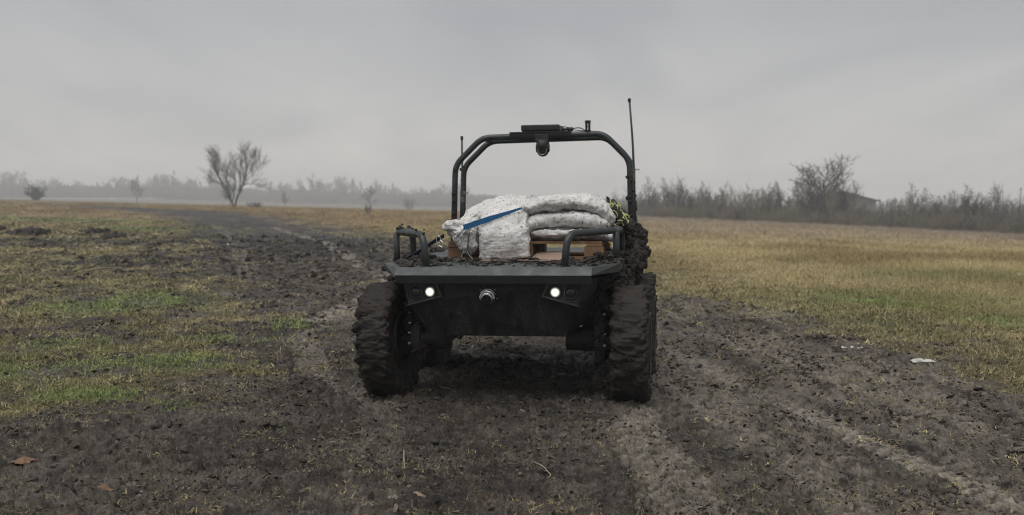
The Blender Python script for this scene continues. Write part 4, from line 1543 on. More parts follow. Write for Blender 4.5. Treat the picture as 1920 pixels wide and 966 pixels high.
pts = []
for i in range(15):
    t = i / 14
    u_, w_ = .085 * (1 - t) - .350 * t, (T0 + .262) * (1 - t) + (T0 + .118) * t
    pts.append(min((front_hit(u_, w_ + dw_) for dw_ in (-.02, 0, .02)), key=lambda q: q.y))
    pts[-1].z = w_
ys = [p.y for p in pts]
for _ in range(6):                      # taut: take the webbing across hollows, never inside a sack
    ys = [min(ys[i], .5 * (ys[max(i - 1, 0)] + ys[min(i + 1, 14)])) for i in range(15)]
sp = [Vector((p.x, y - .013, .085 * 0 + p.z)) for p, y in zip(pts, ys)]
strap = tag(link('ratchet_strap', None, None, VMAT @ sp[7], VROT), 'blue lashing strap pulled slantwise across the white sacks', 'strap')
ref = sp[7].copy()


def strap_part(name, V_, F_, mat, parent=strap, smooth=False):
    acc = Acc()
    acc.add(np.asarray(V_) - np.array(ref), F_)
    return link(name, acc.mesh(name, mat, smooth), parent)


V_, F_ = ribbon(sp, [.014 + .028 * min(1, i / 8) for i in range(15)], .003, Vector((0, -.12, 1)))
strap_part('webbing', V_, F_, M['blue_webbing'])
dp = [Vector((-.515, .13, T0 + .055)), Vector((-.60, .06, T0 + .000)), Vector((-.665, .015, T0 - .05)), Vector((-.74, -.05, T0 - .10)), Vector((-.80, -.10, T0 - .138))]
V_, F_ = ribbon(dp, .042, .004, Vector((.3, -.5, .8)))
lw_ = strap_part('webbing', V_, F_, M['dark_webbing'])
lw_['label'] = 'dark lower end of the strap running to the deck edge'
bm_pts = [Vector((-.545 + .036 * math.cos(t) * .5, .075, T0 + .012 + .040 * math.sin(t))) for t in np.linspace(0, 6.283, 22)]
V_, F_ = tube_np(bm_pts, .005, 8, False)
strap_part('hook', V_, F_, M['steel'], strap, True)
V_, F_ = tube_np(fillet([(-.53, .07, T0 + .02), (-.495, .07, T0 - .015), (-.515, .07, T0 - .04), (-.54, .07, T0 - .02)], .02), .005, 8)
strap_part('hook', V_, F_, M['steel'], strap, True)

# loose strings under the sack mouth
for k, pp in enumerate(([(-.355, .165, T0 - .055), (-.385, .160, T0 - .10), (-.372, .155, T0 - .142)], [(-.345, .165, T0 - .055), (-.325, .160, T0 - .10), (-.285, .155, T0 - .138)])):
    acc = Acc()
    acc.tube(fillet(pp, .06), .0022, 6)
    o = top_level('white_string', acc.mesh('white_string', M['white_string']), pp[0])
    tag(o, ('short white string hanging straight down from the folded sack mouth', 'white string curling sideways below the folded sack mouth')[k], 'string', 'strings hanging from the sacks')

# muddy bundle with yellow-green cord net at the right of the load
bund = sack('net_bundle', [((.715, .66, T0 + .290), (0, .15, 0), (.03, 0, .020)), ((.765, .66, T0 + .250), (0, .20, 0), (.035, 0, .040)), ((.825, .67, T0 + .175), (0, .21, 0), (.035, 0, .040)), ((.885, .68, T0 + .110), (0, .20, 0), (.03, 0, .035)), ((.915, .68, T0 + .065), (0, .16, 0), (.02, 0, .03))],
            (.84, .66, T0 + .1), 'dark muddy bundle under a yellow green cord net right of the sacks', 'bundle', None, M['mud'], seed=63, quilt=.014, crease=.02)
bund.pop('group', None)
rg = np.random.default_rng(77)
acc = Acc()
ref2 = np.array((.84, .66, T0 + .1))
BV = np.array([tuple(v.co) for v in bund.data.vertices]) + ref2
BV = BV[(BV[:, 0] > .745) & (BV[:, 0] < .895) & (BV[:, 1] < .64) & (BV[:, 2] > T0 + .275 - (BV[:, 0] - .715) * 1.12 - .055)]
for k in range(27):
    p = BV[rg.integers(0, len(BV))]
    a_ = rg.normal(size=3)
    pts = [p]
    for s_ in range(7):
        a_ = a_ * .6 + rg.normal(size=3) * .7
        q_ = p + a_ / np.linalg.norm(a_) * .03
        p = BV[np.argmin(((BV - q_) ** 2).sum(1))]
        pts.append(p + np.array([.001, -.007, .006]) + rg.normal(0, .003, 3))
    acc.tube(np.array([tuple(p_) for p_ in fillet(pts, .02, 3)]) - ref2, .0040, 6)
link('cord_net', acc.mesh('cord_net', M['yellow_cord']), bund)
V_, F_ = mud_lump(np.stack([rg.uniform(.72, .93, 46), rg.uniform(.45, .75, 46), np.zeros(46)], -1), rg.uniform(.006, .018, 46), ICO2, seed=12)
sh = np.repeat(rg.uniform(-.02, .01, 46), len(ICO2[0]))
V_[:, 2] += T0 + .300 - (V_[:, 0] - .74) * 1.15 + sh
q = link('mud', mesh_np('mud', V_ - ref2, F_, M['mud'], True), bund)
q['kind'] = 'stuff'
o = top_level('torn_wrapping', slab_mesh('torn_wrapping', [(.735, .33), (.79, .32), (.80, .37), (.75, .40)], T0 + .06, .004, M['cardboard'], .02, 3), (.76, .35, T0 + .06))
o.rotation_euler = (VROT[0] + R(40), VROT[1] + R(35), VROT[2])
tag(o, 'torn pinkish scrap of wrapping between the white sacks and the net bundle', 'wrapping scrap')

# ------------------------------------------------------------------ bare trees, thicket, shed
def grow(rng, p, d, L, r, lev, P, out):
    """one limb and everything growing from it; out collects (points, radii, level)"""
    n_ = max(3, int(P['steps'][lev]))
    pts, rr = [np.array(p, dtype=float)], [r]
    d = np.array(d, dtype=float)
    for i in range(n_):
        d = d + rng.normal(0, P['wob'][lev], 3) + np.array([0, 0, P['up'][lev]]) / n_
        d /= np.linalg.norm(d)
        pts.append(pts[-1] + d * L / n_)
        rr.append(r * (1 - P['taper'] * (i + 1) / n_))
    out.append((pts, rr, lev))
    if lev + 1 >= len(P['steps']):
        return
    kids = P['kids'][lev]
    for k in range(kids):
        t = P['first'][lev] + (1 - P['first'][lev]) * (k + rng.random()) / kids
        f = t * n_
        i = min(int(f), n_ - 1)
        q = pts[i] + (pts[i + 1] - pts[i]) * (f - i)
        dd = pts[i + 1] - pts[i]
        dd /= np.linalg.norm(dd)
        a_ = np.cross(dd, rng.normal(size=3))
        a_ /= np.linalg.norm(a_) + 1e-9
        an = P['ang'][lev] * rng.uniform(.65, 1.3)
        nd = dd * math.cos(an) + a_ * math.sin(an)
        grow(rng, q, nd, L * P['len'][lev] * rng.uniform(.6, 1.15) * (1.15 - .5 * t), max(rr[i] * P['rad'][lev], P['rmin']), lev + 1, P, out)


def limbs_to_meshes(out, mat, trunk_levels=1):
    tr, cr = Acc(), Acc()
    for pts, rr, lev in out:
        (tr if lev < trunk_levels else cr).tube(pts, rr, 7 if lev == 0 else 4 if lev == 1 else 3, False)
    return tr.mesh('trunk', mat), cr.mesh('crown', mat)


TREE = dict(steps=[6, 5, 4, 3, 2], wob=[.05, .10, .14, .18, .2], up=[.1, .45, .4, .3, .2], kids=[9, 6, 5, 4], first=[.30, .2, .15, .1], ang=[.75, .65, .65, .6], len=[.55, .5, .5, .5], rad=[.55, .55, .55, .6], taper=.75, rmin=.008)


def tree_var(seed, h, r, mat, **kw):
    P = dict(TREE)
    P.update(kw)
    out = []
    rng_ = np.random.default_rng(seed)
    grow(rng_, (0, 0, -.1), (rng_.normal(0, .05), rng_.normal(0, .05), 1), h * .8, r, 0, P, out)
    return limbs_to_meshes(out, mat)


def bush_var(seed, h, stems, mat, rmin=.006, lean=.35, kids=(6, 4, 3)):
    """many stems from the ground: saplings and brush"""
    out = []
    rng_ = np.random.default_rng(seed)
    P = dict(TREE, steps=[5, 4, 3, 2], wob=[.10, .16, .2, .25], up=[.25, .35, .2, .1], kids=list(kids), first=[.18, .15, .1], ang=[.6, .65, .7], len=[.5, .5, .5], rad=[.55, .55, .6], rmin=rmin)
    for k in range(stems):
        a_ = rng_.random() * 6.283
        rr = .22 * math.sqrt(rng_.random()) * stems ** .5
        grow(rng_, (rr * math.cos(a_) * .5, rr * math.sin(a_) * .5, -.05), (lean * math.cos(a_) * rng_.random(), lean * math.sin(a_) * rng_.random(), 1), h * rng_.uniform(.6, .95), .018 * h ** .7, 0, P, out)
    return limbs_to_meshes(out, mat)


def plant_tree(name, var, x, y, s, label, cat='tree', group=None, rz=0.0, sz=None, dz=0.0):
    z = gz(x, y)
    t = tag(link(name, None, None, (x, y, z + dz), (0, 0, rz)), label, cat, group)
    t.scale = (s, s, sz or s)
    link('trunk', var[0], t)
    link('crown', var[1], t)
    return t


rng = np.random.default_rng(90)
# the lone tree: forked stems drawn from its real outline, 130 m away
LX, LY = -34.7, 130.0
lp = lambda a_, b_: (a_ * .01035, b_ * .01035)
limb_plan = [
    ([(0, -4), (-30, 90), (-75, 150), (-110, 230), (-150, 310)], .17, 0),
    ([(-150, 310), (-215, 400), (-255, 490), (-275, 590), (-300, 680)], .11, .6),
    ([(-150, 310), (-165, 420), (-235, 520), (-250, 660)], .085, -.5),
    ([(-110, 230), (-200, 330), (-290, 370), (-350, 430)], .07, .5),
    ([(-20, 80), (10, 180), (-5, 230), (-60, 320), (-95, 420), (-85, 580)], .10, -.4),
    ([(-5, 230), (20, 330), (-15, 480), (-20, 690)], .075, .4),
    ([(-60, 320), (-100, 440), (-150, 600), (-185, 700)], .07, -.8),
    ([(8, -4), (30, 110), (85, 230), (145, 370), (172, 520), (150, 640), (140, 770)], .18, 0),
    ([(85, 230), (65, 380), (50, 530), (80, 610)], .085, .7),
    ([(145, 370), (235, 480), (290, 600), (320, 680)], .085, -.5),
    ([(145, 370), (210, 420), (300, 520), (370, 580)], .07, .6),
    ([(110, 290), (200, 320), (290, 310), (350, 300)], .05, -.3),
    ([(172, 520), (200, 640), (230, 690)], .05, .4),
    ([(-40, 6), (-55, 90), (-70, 150)], .06, .1),
]
out_t, rg = [], np.random.default_rng(91)
P2 = dict(TREE, steps=[6, 5, 4, 3], wob=[.05, .13, .17, .2], up=[.1, .45, .4, .3], kids=[14, 7, 5], first=[.12, .1, .1], ang=[.6, .6, .6], len=[.30, .5, .5], rad=[.45, .55, .6], taper=.6, rmin=.006)
for pl, r0, dep in limb_plan:
    q = [np.array([lp(a_, b_)[0], dep * (b_ / 700.0) * 1.6 + dep * .1, lp(a_, b_)[1]]) for a_, b_ in pl]
    q = [np.array(tuple(p)) for p in fillet(q, 1.0, 3)]
    rr = [max(.76 * r0 * (1 - .78 * i / (len(q) - 1)), .018) for i in range(len(q))]
    out_t.append((q, rr, 0))
    L_ = sum(np.linalg.norm(q[i + 1] - q[i]) for i in range(len(q) - 1))
    nb = int(L_ * 8)
    for k in range(nb):
        f = (.22 + .78 * rg.random()) * (len(q) - 1.001)
        i = int(f)
        p = q[i] + (q[i + 1] - q[i]) * (f - i)
        if p[2] < 1.2 and rg.random() < .6:
            continue
        dd = q[i + 1] - q[i]
        dd = dd / np.linalg.norm(dd)
        a_ = np.cross(dd, rg.normal(size=3))
        a_ /= np.linalg.norm(a_)
        grow(rg, p, dd * .75 + a_ * .66 + np.array([0, 0, .15]), rg.uniform(.7, 2.0), max(rr[i] * .26, .009), 1, P2, out_t)
lone = limbs_to_meshes(out_t, M['dark_bark'])
plant_tree('bare_tree', lone, LX, LY, .93, 'lone bare tree with forked leaning stems standing in the open field on the left')

bush_dark = bush_var(501, 1.0, 26, M['dark_bark'], .010, 1.1)
plant_tree('low_bush', bush_dark, LX + 2.6, LY - .3, .95, 'small dark bush at the foot of the lone forked tree', 'bush')

FAR = [tree_var(600 + i, h, .16, M['bark'], rmin=.045, kids=[13, 7, 5, 4], first=[.18, .15, .12, .1], ang=[.9, .7, .7, .7], len=[.5 + .1 * (i % 3), .5, .5, .5], up=[.1, .6, .2, .1, .0]) for i, h in enumerate((7.5, 8.5, 7, 9, 8, 6.5, 9.5, 7.5))]
POP = [tree_var(620 + i, h, .12, M['bark'], rmin=.045, kids=[16, 5, 4, 3], first=[.12, .12, .12, .1], ang=[.38, .45, .5, .5], len=[.36, .5, .5, .5]) for i, h in enumerate((9.5, 8.5, 10.5))]
BRUSH = [bush_var(640 + i, 2.6, 16, M['bark'], .016, .55) for i in range(4)]


def at_px(px, Y):
    return (px - 960) / 1950.0 * Y


# single trees standing in front of the far line
plant_tree('bare_tree', FAR[3], at_px(258, 380), 380, 1.08, 'hazy tree with a spiky top left of the lone forked tree', sz=1.12)
plant_tree('bare_tree', FAR[1], at_px(694, 330), 330, .92, 'pale rounded bare tree nearest the left side of the vehicle in the haze', sz=.85)
plant_tree('bare_tree', FAR[5], at_px(535, 340), 340, .70, 'small hazy bare tree just right of the lone forked tree')
plant_tree('low_bush', BRUSH[0], at_px(768, 350), 350, 1.7, 'rounded hazy bush beyond the left guard rail, near the vehicle roll hoop', 'bush')
plant_tree('low_bush', BRUSH[2], at_px(690, 112), 112, .42, 'low brown bush in the dry grass left of the vehicle', 'bush')
# dark evergreen clump at the far left
rg = np.random.default_rng(93)
out_e = []
for k in range(9):
    grow(rg, (rg.normal(0, .5), rg.normal(0, .4), -.1), (rg.normal(0, .5), rg.normal(0, .3), 1), rg.uniform(2.3, 3.4), .08, 0, dict(TREE, steps=[5, 4, 3, 2], kids=[12, 7, 5], first=[.03, .05, .05], rmin=.055, len=[.5, .5, .5], ang=[.8, .7, .7]), out_e)
ev = limbs_to_meshes(out_e, M['evergreen'])
plant_tree('evergreen_bush', ev, at_px(70, 230), 230, .90, 'dark green rounded bush alone at the far left of the field', 'bush')
rg = np.random.default_rng(94)

# the far tree line, tree by tree
SECT = [(30, 'left of the dark evergreen bush'), (115, 'behind the dark evergreen bush'), (215, 'between evergreen bush and spiky tree'), (300, 'behind the spiky tree'), (385, 'just left of the lone forked tree'), (500, 'behind the lone forked tree'), (580, 'just right of the lone forked tree'), (650, 'left of the pale rounded tree'), (740, 'behind the pale rounded tree'), (2000, 'nearest the vehicle')]
for px in np.arange(-70, 875, 6.6):
    Y = 720 + rng.uniform(-40, 60)
    slim = rng.random() < .28
    v_ = POP[rng.integers(0, 3)] if slim else FAR[rng.integers(0, 8)]
    env = 1.0 + .20 * math.sin(px * .021 + 1.2) + .12 * math.sin(px * .063)
    s_ = env * rng.uniform(.70, 1.22) * (1.63 if px < 480 else 1.74)
    x = at_px(px + rng.uniform(-4, 4), Y)
    where = [t_ for e_, t_ in SECT if px < e_][0]
    kind_ = 'slim upright' if slim else 'broad crowned'
    plant_tree('far_tree', v_, x, Y, s_, kind_ + ' tree in the far hazy tree line ' + where, 'tree', kind_ + ' far trees ' + where, rng.uniform(0, 6.28))
# the brush beneath them, one grey mass in the haze
brush_src = []
for i in range(4):
    tr, cr = bush_var(660 + i, 3.6, 20, M['bark'], .045, .6, (7, 4, 2))
    for j_, me in enumerate((tr, cr)):
        pass
    brush_src.append(bpy.data.objects.new('brush', cr))
n_ = 1200
px = rng.uniform(-160, 1230, n_)
Y = 740 + rng.uniform(-50, 70, n_)
X = (px - 960) / 1950 * Y
Z = ground_height(X, Y, np.full(n_, 2.0))[0]
s_ = rng.uniform(1.2, 2.6, n_)
scatter('far_brush', brush_src, np.stack([X, Y, Z - .2], -1), np.stack([np.zeros(n_), np.zeros(n_), rng.uniform(0, 6.28, n_)], -1), np.stack([s_ * 1.3, s_ * 1.3, s_], -1), rng.integers(0, 4, n_), np.ones((n_, 4)), 'pale grey mass of brush along the foot of the far tree line')

# the thicket on the right: saplings one by one along a line that comes nearer
SAP = [bush_var(700 + i, h, st, M[mt], .009, ln) for i, (h, st, mt, ln) in enumerate(((3.6, 7, 'bark', .3), (4.0, 6, 'brush_twigs', .25), (3.2, 9, 'bark', .4), (3.8, 5, 'dark_bark', .25), (3.4, 8, 'olive_twigs', .35), (4.2, 5, 'bark', .2)))]
SAPT = [tree_var(720 + i, h, .07, M[mt], rmin=.009, kids=[14, 7, 5, 3], first=[.2, .15, .1, .1], ang=[.8, .65, .7, .7], len=[.5, .5, .5, .5], up=[.1, .6, .3, .2, .1]) for i, (h, mt) in enumerate(((4.2, 'bark'), (4.8, 'dark_bark'), (4.0, 'brush_twigs')))]


def line_pt(px):
    """depth of the thicket's near edge in the direction of that column"""
    return np.interp(px, [1080, 1200, 1550, 1920, 2300], [150, 132, 112, 90, 74])


SEC2 = [(1300, 'right beside the vehicle'), (1400, 'a little right of the vehicle'), (1490, 'midway to the tallest tree'), (1590, 'below the tallest tree'), (1680, 'in front of the shed'), (1780, 'just right of the shed'), (1870, 'left of the slender pole'), (5000, 'at the right edge by the slender pole')]
for px in np.concatenate([np.arange(1110, 2120, 7.5), np.arange(1114, 2120, 13.0)]):
    Y = float(line_pt(px)) + rng.uniform(1.0, 14)
    if 1625 < px < 1668 and rng.random() < .3:
        continue
    v_ = SAP[rng.integers(0, 6)] if rng.random() < .5 else SAPT[rng.integers(0, 3)]
    hgt = np.interp(px, [1100, 1200, 1260, 1400, 1480, 1560, 1640, 1700, 1800, 1870, 2100], [.45, .78, .95, .92, 1.08, 1.15, .72, .96, 1.0, 1.05, 1.0])
    s_ = hgt * rng.uniform(.55, 1.15) * (1.12 if px < 1300 else 1.0) * Y / 118
    where = [t_ for e_, t_ in SEC2 if px < e_][0]
    kind_ = next(t_ for t_, mm in (('brown', 'brush_twigs'), ('olive', 'olive_twigs'), ('blackish', 'dark_bark'), ('grey', 'bark')) if v_[1].materials[0] == M[mm])
    plant_tree('sapling', v_, float(at_px(px, Y)), Y, s_, 'bare ' + kind_ + ' sapling in the right thicket ' + where, 'sapling', kind_ + ' thicket saplings ' + where, rng.uniform(0, 6.28))
for px in np.arange(1200, 1960, 9.0):
    Y = rng.uniform(260, 340)
    plant_tree('far_tree', FAR[rng.integers(0, 8)] if rng.random() < .7 else POP[rng.integers(0, 3)], float(at_px(px, Y)), Y, rng.uniform(.55, .95), 'hazy grey tree showing behind the right thicket ' + [t_ for e_, t_ in SEC2 if px < e_][0], 'tree', 'grey trees behind the thicket ' + [t_ for e_, t_ in SEC2 if px < e_][0], rng.uniform(0, 6.28))
big = tree_var(741, 7.0, .19, M['dark_bark'], rmin=.015, kids=[16, 8, 6, 4], first=[.26, .15, .12, .1], ang=[.95, .65, .65, .6], len=[.78, .5, .5, .5], steps=[7, 6, 5, 3, 2], up=[.1, .75, .5, .3, .2])
plant_tree('bare_tree', big, at_px(1548, 122), 122, 1.45, 'tallest bare tree with a rounded crown rising over the right thicket', sz=.98)
mid = tree_var(745, 6.0, .10, M['bark'], rmin=.011, kids=[12, 7, 5, 4], first=[.3, .15, .12, .1], len=[.45, .5, .5, .5])
plant_tree('bare_tree', mid, at_px(1500, 126), 126, .95, 'slimmer bare tree leaning beside the tallest tree on its left')
mid2 = tree_var(746, 5.6, .08, M['bark'], rmin=.010, kids=[11, 6, 5, 3], first=[.35, .15, .12, .1], ang=[.45, .5, .5, .5])
plant_tree('bare_tree', mid2, at_px(1600, 126), 126, .92, 'thin bare tree standing in front of the shed roof')
plant_tree('bare_tree', mid, at_px(1440, 124), 124, .80, 'twiggy bare tree in the thicket midway between vehicle and shed', rz=2.0)
plant_tree('bare_tree', mid2, at_px(1872, 96), 96, .82, 'tall thin bare tree in the thicket close to the slender pole', rz=1.0)
plant_tree('bare_tree', mid, at_px(1225, 140), 140, .74, 'blurred bare tree nearest the right side of the vehicle', rz=4.0)

und_src = []
for i, mt in enumerate(('brush_twigs', 'olive_twigs', 'brush_twigs', 'bark', 'olive_twigs', 'dark_bark')):
    out_u = []
    rgu = np.random.default_rng(760 + i)
    for s__ in range(34):
        a_ = rgu.random() * 6.283
        rr = 1.1 * math.sqrt(rgu.random())
        grow(rgu, (rr * math.cos(a_), rr * math.sin(a_), -.05), (rgu.normal(0, .3), rgu.normal(0, .3), 1), rgu.uniform(.7, 1.5), .014, 0, dict(TREE, steps=[4, 3, 2], wob=[.1, .15, .2], up=[.2, .3, .2], kids=[7, 4], first=[.05, .1], ang=[.5, .6], len=[.5, .5], rmin=.010), out_u)
    acc = Acc()
    for pts, r_, lev in out_u:
        acc.tube(pts, r_, 3, False)
    und_src.append(bpy.data.objects.new('undergrowth_clump', acc.mesh('undergrowth_clump', M[mt])))
n_ = 760
px = rng.uniform(1080, 2150, n_)
Y = line_pt(px) + rng.uniform(-1.5, 9, n_)
X = (px - 960) / 1950 * Y
Z = ground_height(X, Y, np.full(n_, .6))[0]
s_ = rng.uniform(.75, 1.35, n_)
scatter('undergrowth', und_src, np.stack([X, Y, Z - .05], -1), np.stack([np.zeros(n_), np.zeros(n_), rng.uniform(0, 6.28, n_)], -1), np.stack([s_, s_, s_ * rng.uniform(.7, 1.1, n_)], -1), rng.integers(0, 6, n_), np.ones((n_, 4)), 'dense brown and olive undergrowth filling the foot of the right thicket')

# pale dead reeds along the near edge of the thicket
reed = [tuft('reed_tuft', 780 + i, 46, .35, .25, .62, .006, .28, M['reed_blade'], 2) for i in range(5)]
n_ = 3400
px = rng.uniform(1060, 2150, n_)
Y = line_pt(px) - 1.5 - 15 * rng.random(n_) ** 1.7
X = (px - 960) / 1950 * Y
Z = ground_height(X, Y, np.full(n_, .4))[0]
tint = np.hstack([col_lerp((0.25, 0.195, 0.145), (0.40, 0.33, 0.27), rng.random(n_)), np.ones((n_, 1))])
s_ = rng.uniform(.6, 1.2, n_)
scatter('dead_reeds', reed, np.stack([X, Y, Z], -1), np.stack([rng.normal(0, .08, n_), rng.normal(0, .08, n_), rng.uniform(0, 6.28, n_)], -1), np.stack([s_, s_, s_], -1), rng.integers(0, 5, n_), tint, 'pale pinkish dead grass stems along the edge of the right thicket')

# shed behind the thicket
SX, SY = at_px(1598, 185), 185
shed = tag(link('shed', None, None, (SX, SY, gz(SX, SY)), (0, 0, R(-8))), 'pale low shed with a sloping dark roof half hidden behind the right thicket', 'shed')
shed.scale = (1.3, 1.3, 1.3)
bm = bmesh.new()
prof = [(-4.2, 0), (3.1, 0), (3.1, 3.0), (-1.2, 4.15), (-4.2, 3.4)]
a_ = [bm.verts.new((x, 0, z)) for x, z in prof]
c_ = [bm.verts.new((x, 9, z)) for x, z in prof]
bm.faces.new(a_)
bm.faces.new(list(reversed(c_)))
for i in range(5):
    j = (i + 1) % 5
    bm.faces.new((a_[i], c_[i], c_[j], a_[j]))
bm_obj('wall', bm, M['shed_wall'], shed)
for (x0, z0), (x1, z1) in (((3.5, 2.96), (-1.2, 4.22)), ((-1.22, 4.22), (-4.6, 3.37))):
    bm = bmesh.new()
    d = Vector((x1 - x0, 0, z1 - z0))
    box(bm, ((x0 + x1) / 2, 4.5, (z0 + z1) / 2 + .05), (d.length, 9.8, .14), Euler((0, -math.atan2(d.z, d.x), 0)))
    bm_obj('roof', bm, M['shed_roof'], shed)
# slender pole near the right edge
PX, PY = at_px(1911, 100), 100
acc = Acc()
acc.tube([(0, 0, -.2), (.02, 0, 2), (.06, 0, 4.6)], [.06, .05, .035], 8)
acc.tube([(-.12, 0, 4.35), (.22, 0, 4.42)], .02, 6)
tag(link('pole', acc.mesh('pole', M['weathered_pole']), None, (PX, PY, gz(PX, PY))), 'slender upright pole above the thicket at the right edge', 'pole')

# dead branch sticking up by the far end of the track
acc = Acc()
acc.tube([(0, 0, -.05), (.18, 0, .30), (.42, .02, .62), (.55, 0, .95)], [.035, .03, .022, .008], 6)
acc.tube([(.42, .02, .62), (.75, .0, .70), (1.05, .05, .60)], [.016, .012, .006], 5)
bx_, by_ = at_px(228, 100), 100
tag(link('dead_branch', acc.mesh('dead_branch', M['dark_bark']), None, (bx_, by_, gz(bx_, by_))), 'crooked dead branch poking up beside the far bend of the track', 'branch')

# ------------------------------------------------------------------ small things on the ground
def sheet(name, mat, w_, d_, x, y, seed, amp=.02, rz=0.0, label='', cat='litter', group=None, n_=14, th=.004):
    rg_ = np.random.default_rng(seed)
    t = np.linspace(-1, 1, n_)
    U, V2 = np.meshgrid(t, t, indexing='ij')
    rr = np.hypot(U, V2)
    ang_ = np.arctan2(V2, U)
    k = 1 / np.maximum(np.maximum(np.abs(np.cos(ang_)), np.abs(np.sin(ang_))), 1e-6)
    k = np.where(rr > 0, 1 / k, 1)
    ed = 1 + .22 * np.sin(ang_ * 3 + seed) + .12 * np.sin(ang_ * 7 + 2 * seed)
    P = np.stack([U * k * w_ / 2 * ed, V2 * k * d_ / 2 * ed, np.zeros_like(U)], -1).reshape(-1, 3)
    P[:, 2] = amp * (.8 + fbm3(P * np.array([[5 / w_ * .3, 5 / d_ * .3, 1]]), seed, 3)) * np.clip(1.25 - rr.ravel(), .15, 1)
    B_ = P - np.array([[0, 0, th]])
    i, j = np.meshgrid(np.arange(n_ - 1), np.arange(n_ - 1), indexing='ij')
    F_ = np.stack([i * n_ + j, (i + 1) * n_ + j, (i + 1) * n_ + j + 1, i * n_ + j + 1], -1).reshape(-1, 4)
    N_ = n_ * n_
    edge = np.concatenate([np.arange(n_), np.arange(1, n_) * n_ + n_ - 1, (n_ - 1) * n_ + np.arange(n_ - 2, -1, -1), np.arange(n_ - 2, 0, -1) * n_])
    nx = np.roll(edge, -1)
    F2 = np.stack([edge, nx, nx + N_, edge + N_], -1)
    me = mesh_np(name, np.vstack([P, B_]), np.vstack([F_, F_[:, ::-1] + N_, F2]), mat)
    return tag(link(name, me, None, (x, y, gz(x, y) + .012), (0, 0, rz)), label, cat if label else None, group)


sheet('plastic_scrap', M['white_litter'], .21, .16, 3.77, 9.51, 3, .035, .1, 'flat white piece of litter lying on the mud right of the vehicle', 'litter')
sheet('plastic_scrap', M['white_litter'], .42, .42, 10.6, 21.5, 5, .11, .4, 'white piece of litter in the dry grass at the right edge', 'litter')
o = sheet('paper_scraps', M['white_litter'], .07, .035, 3.26, 10.16, 8, .02, .4, 'scatter of small torn white scraps on the mud midway to the right', 'paper scraps')
for k, (dx, dy, s_) in enumerate(((.07, -.03, .035), (.13, -.06, .045), (.175, -.02, .035), (-.07, .04, .03), (.10, .02, .025))):
    q = sheet('scrap', M['white_litter'], s_, s_ * .6, 3.26 + dx, 10.16 + dy, 20 + k, .012, k)
    q.parent = o
    q.matrix_parent_inverse = Matrix.Identity(4)
    q.location = Matrix.Rotation(-.4, 3, 'Z') @ Vector((dx, dy, 0.004))
o = sheet('paper_scraps', M['white_litter'], .20, .14, -10.4, 35.0, 12, .06, .4, 'pale scraps of litter at the far left edge of the muddy track', 'paper scraps')
for k, (dx, dy, s_) in enumerate(((.45, .1, .15), (-.5, -.15, .12), (.8, -.1, .10))):
    q = sheet('scrap', M['white_litter'], s_, s_ * .7, 0, 0, 30 + k, .05, k)
    q.parent = o
    q.location = (dx, dy, .01)
sheet('fallen_leaf', M['dry_leaf'], .115, .085, -2.74, 5.76, 6, .03, .1, 'rust brown curled leaf on the mud at the lower left edge', 'leaf')
sheet('fallen_leaf', M['pale_leaf'], .105, .085, -.49, 5.05, 9, .030, .3, 'tan crumpled leaf in the foreground mud below the vehicle', 'leaf')
sheet('fallen_leaf', M['grey_leaf'], .06, .05, -.585, 5.07, 14, .02, 1.0, 'small grey leaf touching the tan crumpled leaf', 'leaf')
sheet('fallen_leaf', M['dry_leaf'], .09, .035, -2.06, 5.18, 17, .022, .5, 'narrow dark brown leaf in the lower left foreground', 'leaf')


def stalk(name, pts, r0, mat, label, cat='straw', lift=.010):
    P = [Vector((x, y, gz(x, y) + lift + dz_)) for x, y, dz_ in pts]
    org = P[0].copy()
    acc = Acc()
    q = fillet([p - org for p in P], .05, 4)
    acc.tube(q, [r0 * (1 - .4 * i / len(q)) for i in range(len(q))], 7)
    return tag(link(name, acc.mesh(name, mat), None, org), label, cat)


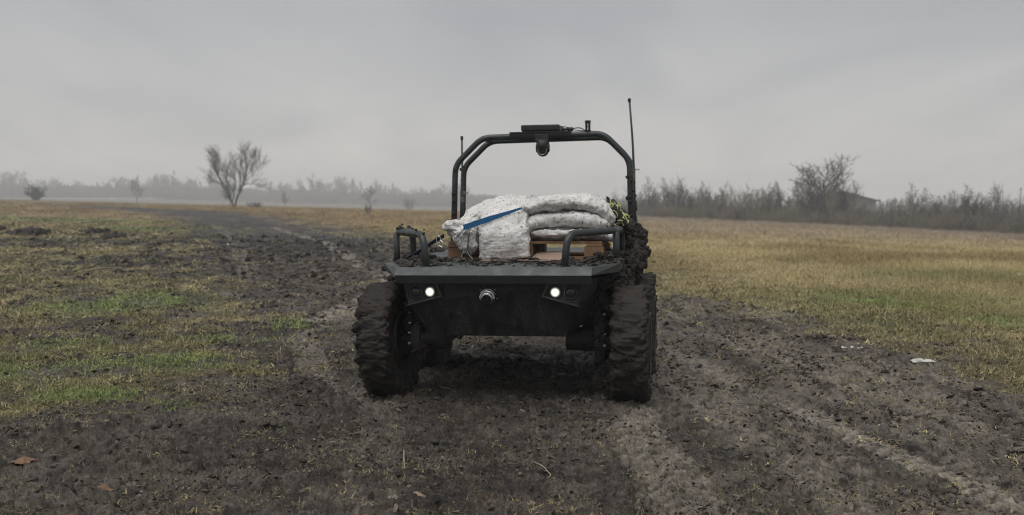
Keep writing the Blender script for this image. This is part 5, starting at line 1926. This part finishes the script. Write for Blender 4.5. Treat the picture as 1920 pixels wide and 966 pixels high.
stalk('dry_stalk', [(-.635, 6.03, .01), (-.61, 5.8, .03), (-.58, 5.55, .0)], .0042, M['dry_stalk'], 'pale straight straw lying lengthwise on the mud in the foreground')
stalk('dry_stalk', [(.12, 5.72, .0), (.165, 5.52, .025), (.205, 5.34, .02), (.18, 5.28, .0)], .0032, M['dry_stalk'], 'thin bent straw on the foreground mud below the vehicle middle')
stalk('dry_stalk', [(-9.2, 21.95, .03), (-8.9, 22.4, .06), (-8.60, 22.75, .05)], .016, M['dry_stalk'], 'pale stick lying in the grass on the left side of the field', 'stick')
stalk('fallen_pole', [(-22.6, 53.5, .08), (-21.9, 54.6, .12), (-21.2, 56.0, .10)], .03, M['weathered_pole'], 'long thin pole lying far off in the grass on the left', 'pole')
for x, y, w_, h_, lab in ((-19.3, 41.2, 1.5, .34, 'largest dark heap of earth in the grass at the far left'), (-17.6, 44, .75, .20, 'small dark heap of earth just right of the largest heap'), (-15.25, 40, .8, .22, 'rounded dark heap of earth nearest the muddy track on the left'), (-22.4, 45, 1.0, .35, 'dark heap of earth cut off by the left edge')):
    rg = np.random.default_rng(int(abs(x * 10)))
    V_, F_ = mud_lump(np.stack([rg.normal(0, w_ * .22, 16), rg.normal(0, w_ * .2, 16), rg.uniform(-.05, h_ * .35, 16)], -1), rg.uniform(.10, .26, 16) * w_ ** .5, ICO3, .75, seed=int(abs(x * 10)))
    tag(link('earth_mound', mesh_np('earth_mound', V_, F_, M['mud']), None, (x, y, gz(x, y) - .02)), lab, 'earth mound')
for x, y, s_, lab in ((-.47, 6.27, .028, 'black wet clod lying alone on the mud left of centre foreground'), (-2.26, 6.78, .055, 'dark broad clod at the lower left where grass meets mud'), (1.02, 6.35, .035, 'dark clod on the mud below the right front wheel'), (-1.58, 6.75, .045, 'dark clod on the mud left of the left front wheel track'), (3.02, 5.45, .05, 'dark clod among the tyre prints at the lower right'), (.62, 7.0, .04, 'low clod on the mud in front of the vehicle')):
    rg = np.random.default_rng(int(abs(x * 100)))
    V_, F_ = mud_lump(np.stack([rg.normal(0, s_ * .7, 5), rg.normal(0, s_ * .4, 5), rg.uniform(0, s_ * .3, 5)], -1), rg.uniform(.5, 1.0, 5) * s_, ICO2, .7, seed=int(abs(x * 100)))
    tag(link('mud_clod', mesh_np('mud_clod', V_, F_, M['clod_mud']), None, (x, y, gz(x, y) + .005)), lab, 'clod', 'clods lying on the mud')

# ------------------------------------------------------------------ damp air over the whole field
m = bpy.data.materials.new('haze')
m.use_nodes = True
nt = m.node_tree
nt.nodes.clear()
ho = nt.nodes.new('ShaderNodeOutputMaterial')
hv = nt.nodes.new('ShaderNodeVolumePrincipled')
hv.inputs['Color'].default_value = (0.985, 0.99, 0.995, 1)
hv.inputs['Density'].default_value = 0.0012
hv.inputs['Anisotropy'].default_value = 0.0
nt.links.new(hv.outputs[0], ho.inputs['Volume'])
bm = bmesh.new()
zlo, zhi = float(GH.min()) - 1.0, 24.0
box(bm, (0, 0, (zlo + zhi) / 2), (3000, 3000, zhi - zlo))
o = bm_obj('haze', bm, m)
tag(o, 'pale damp haze hanging over the field', None, None, 'stuff')
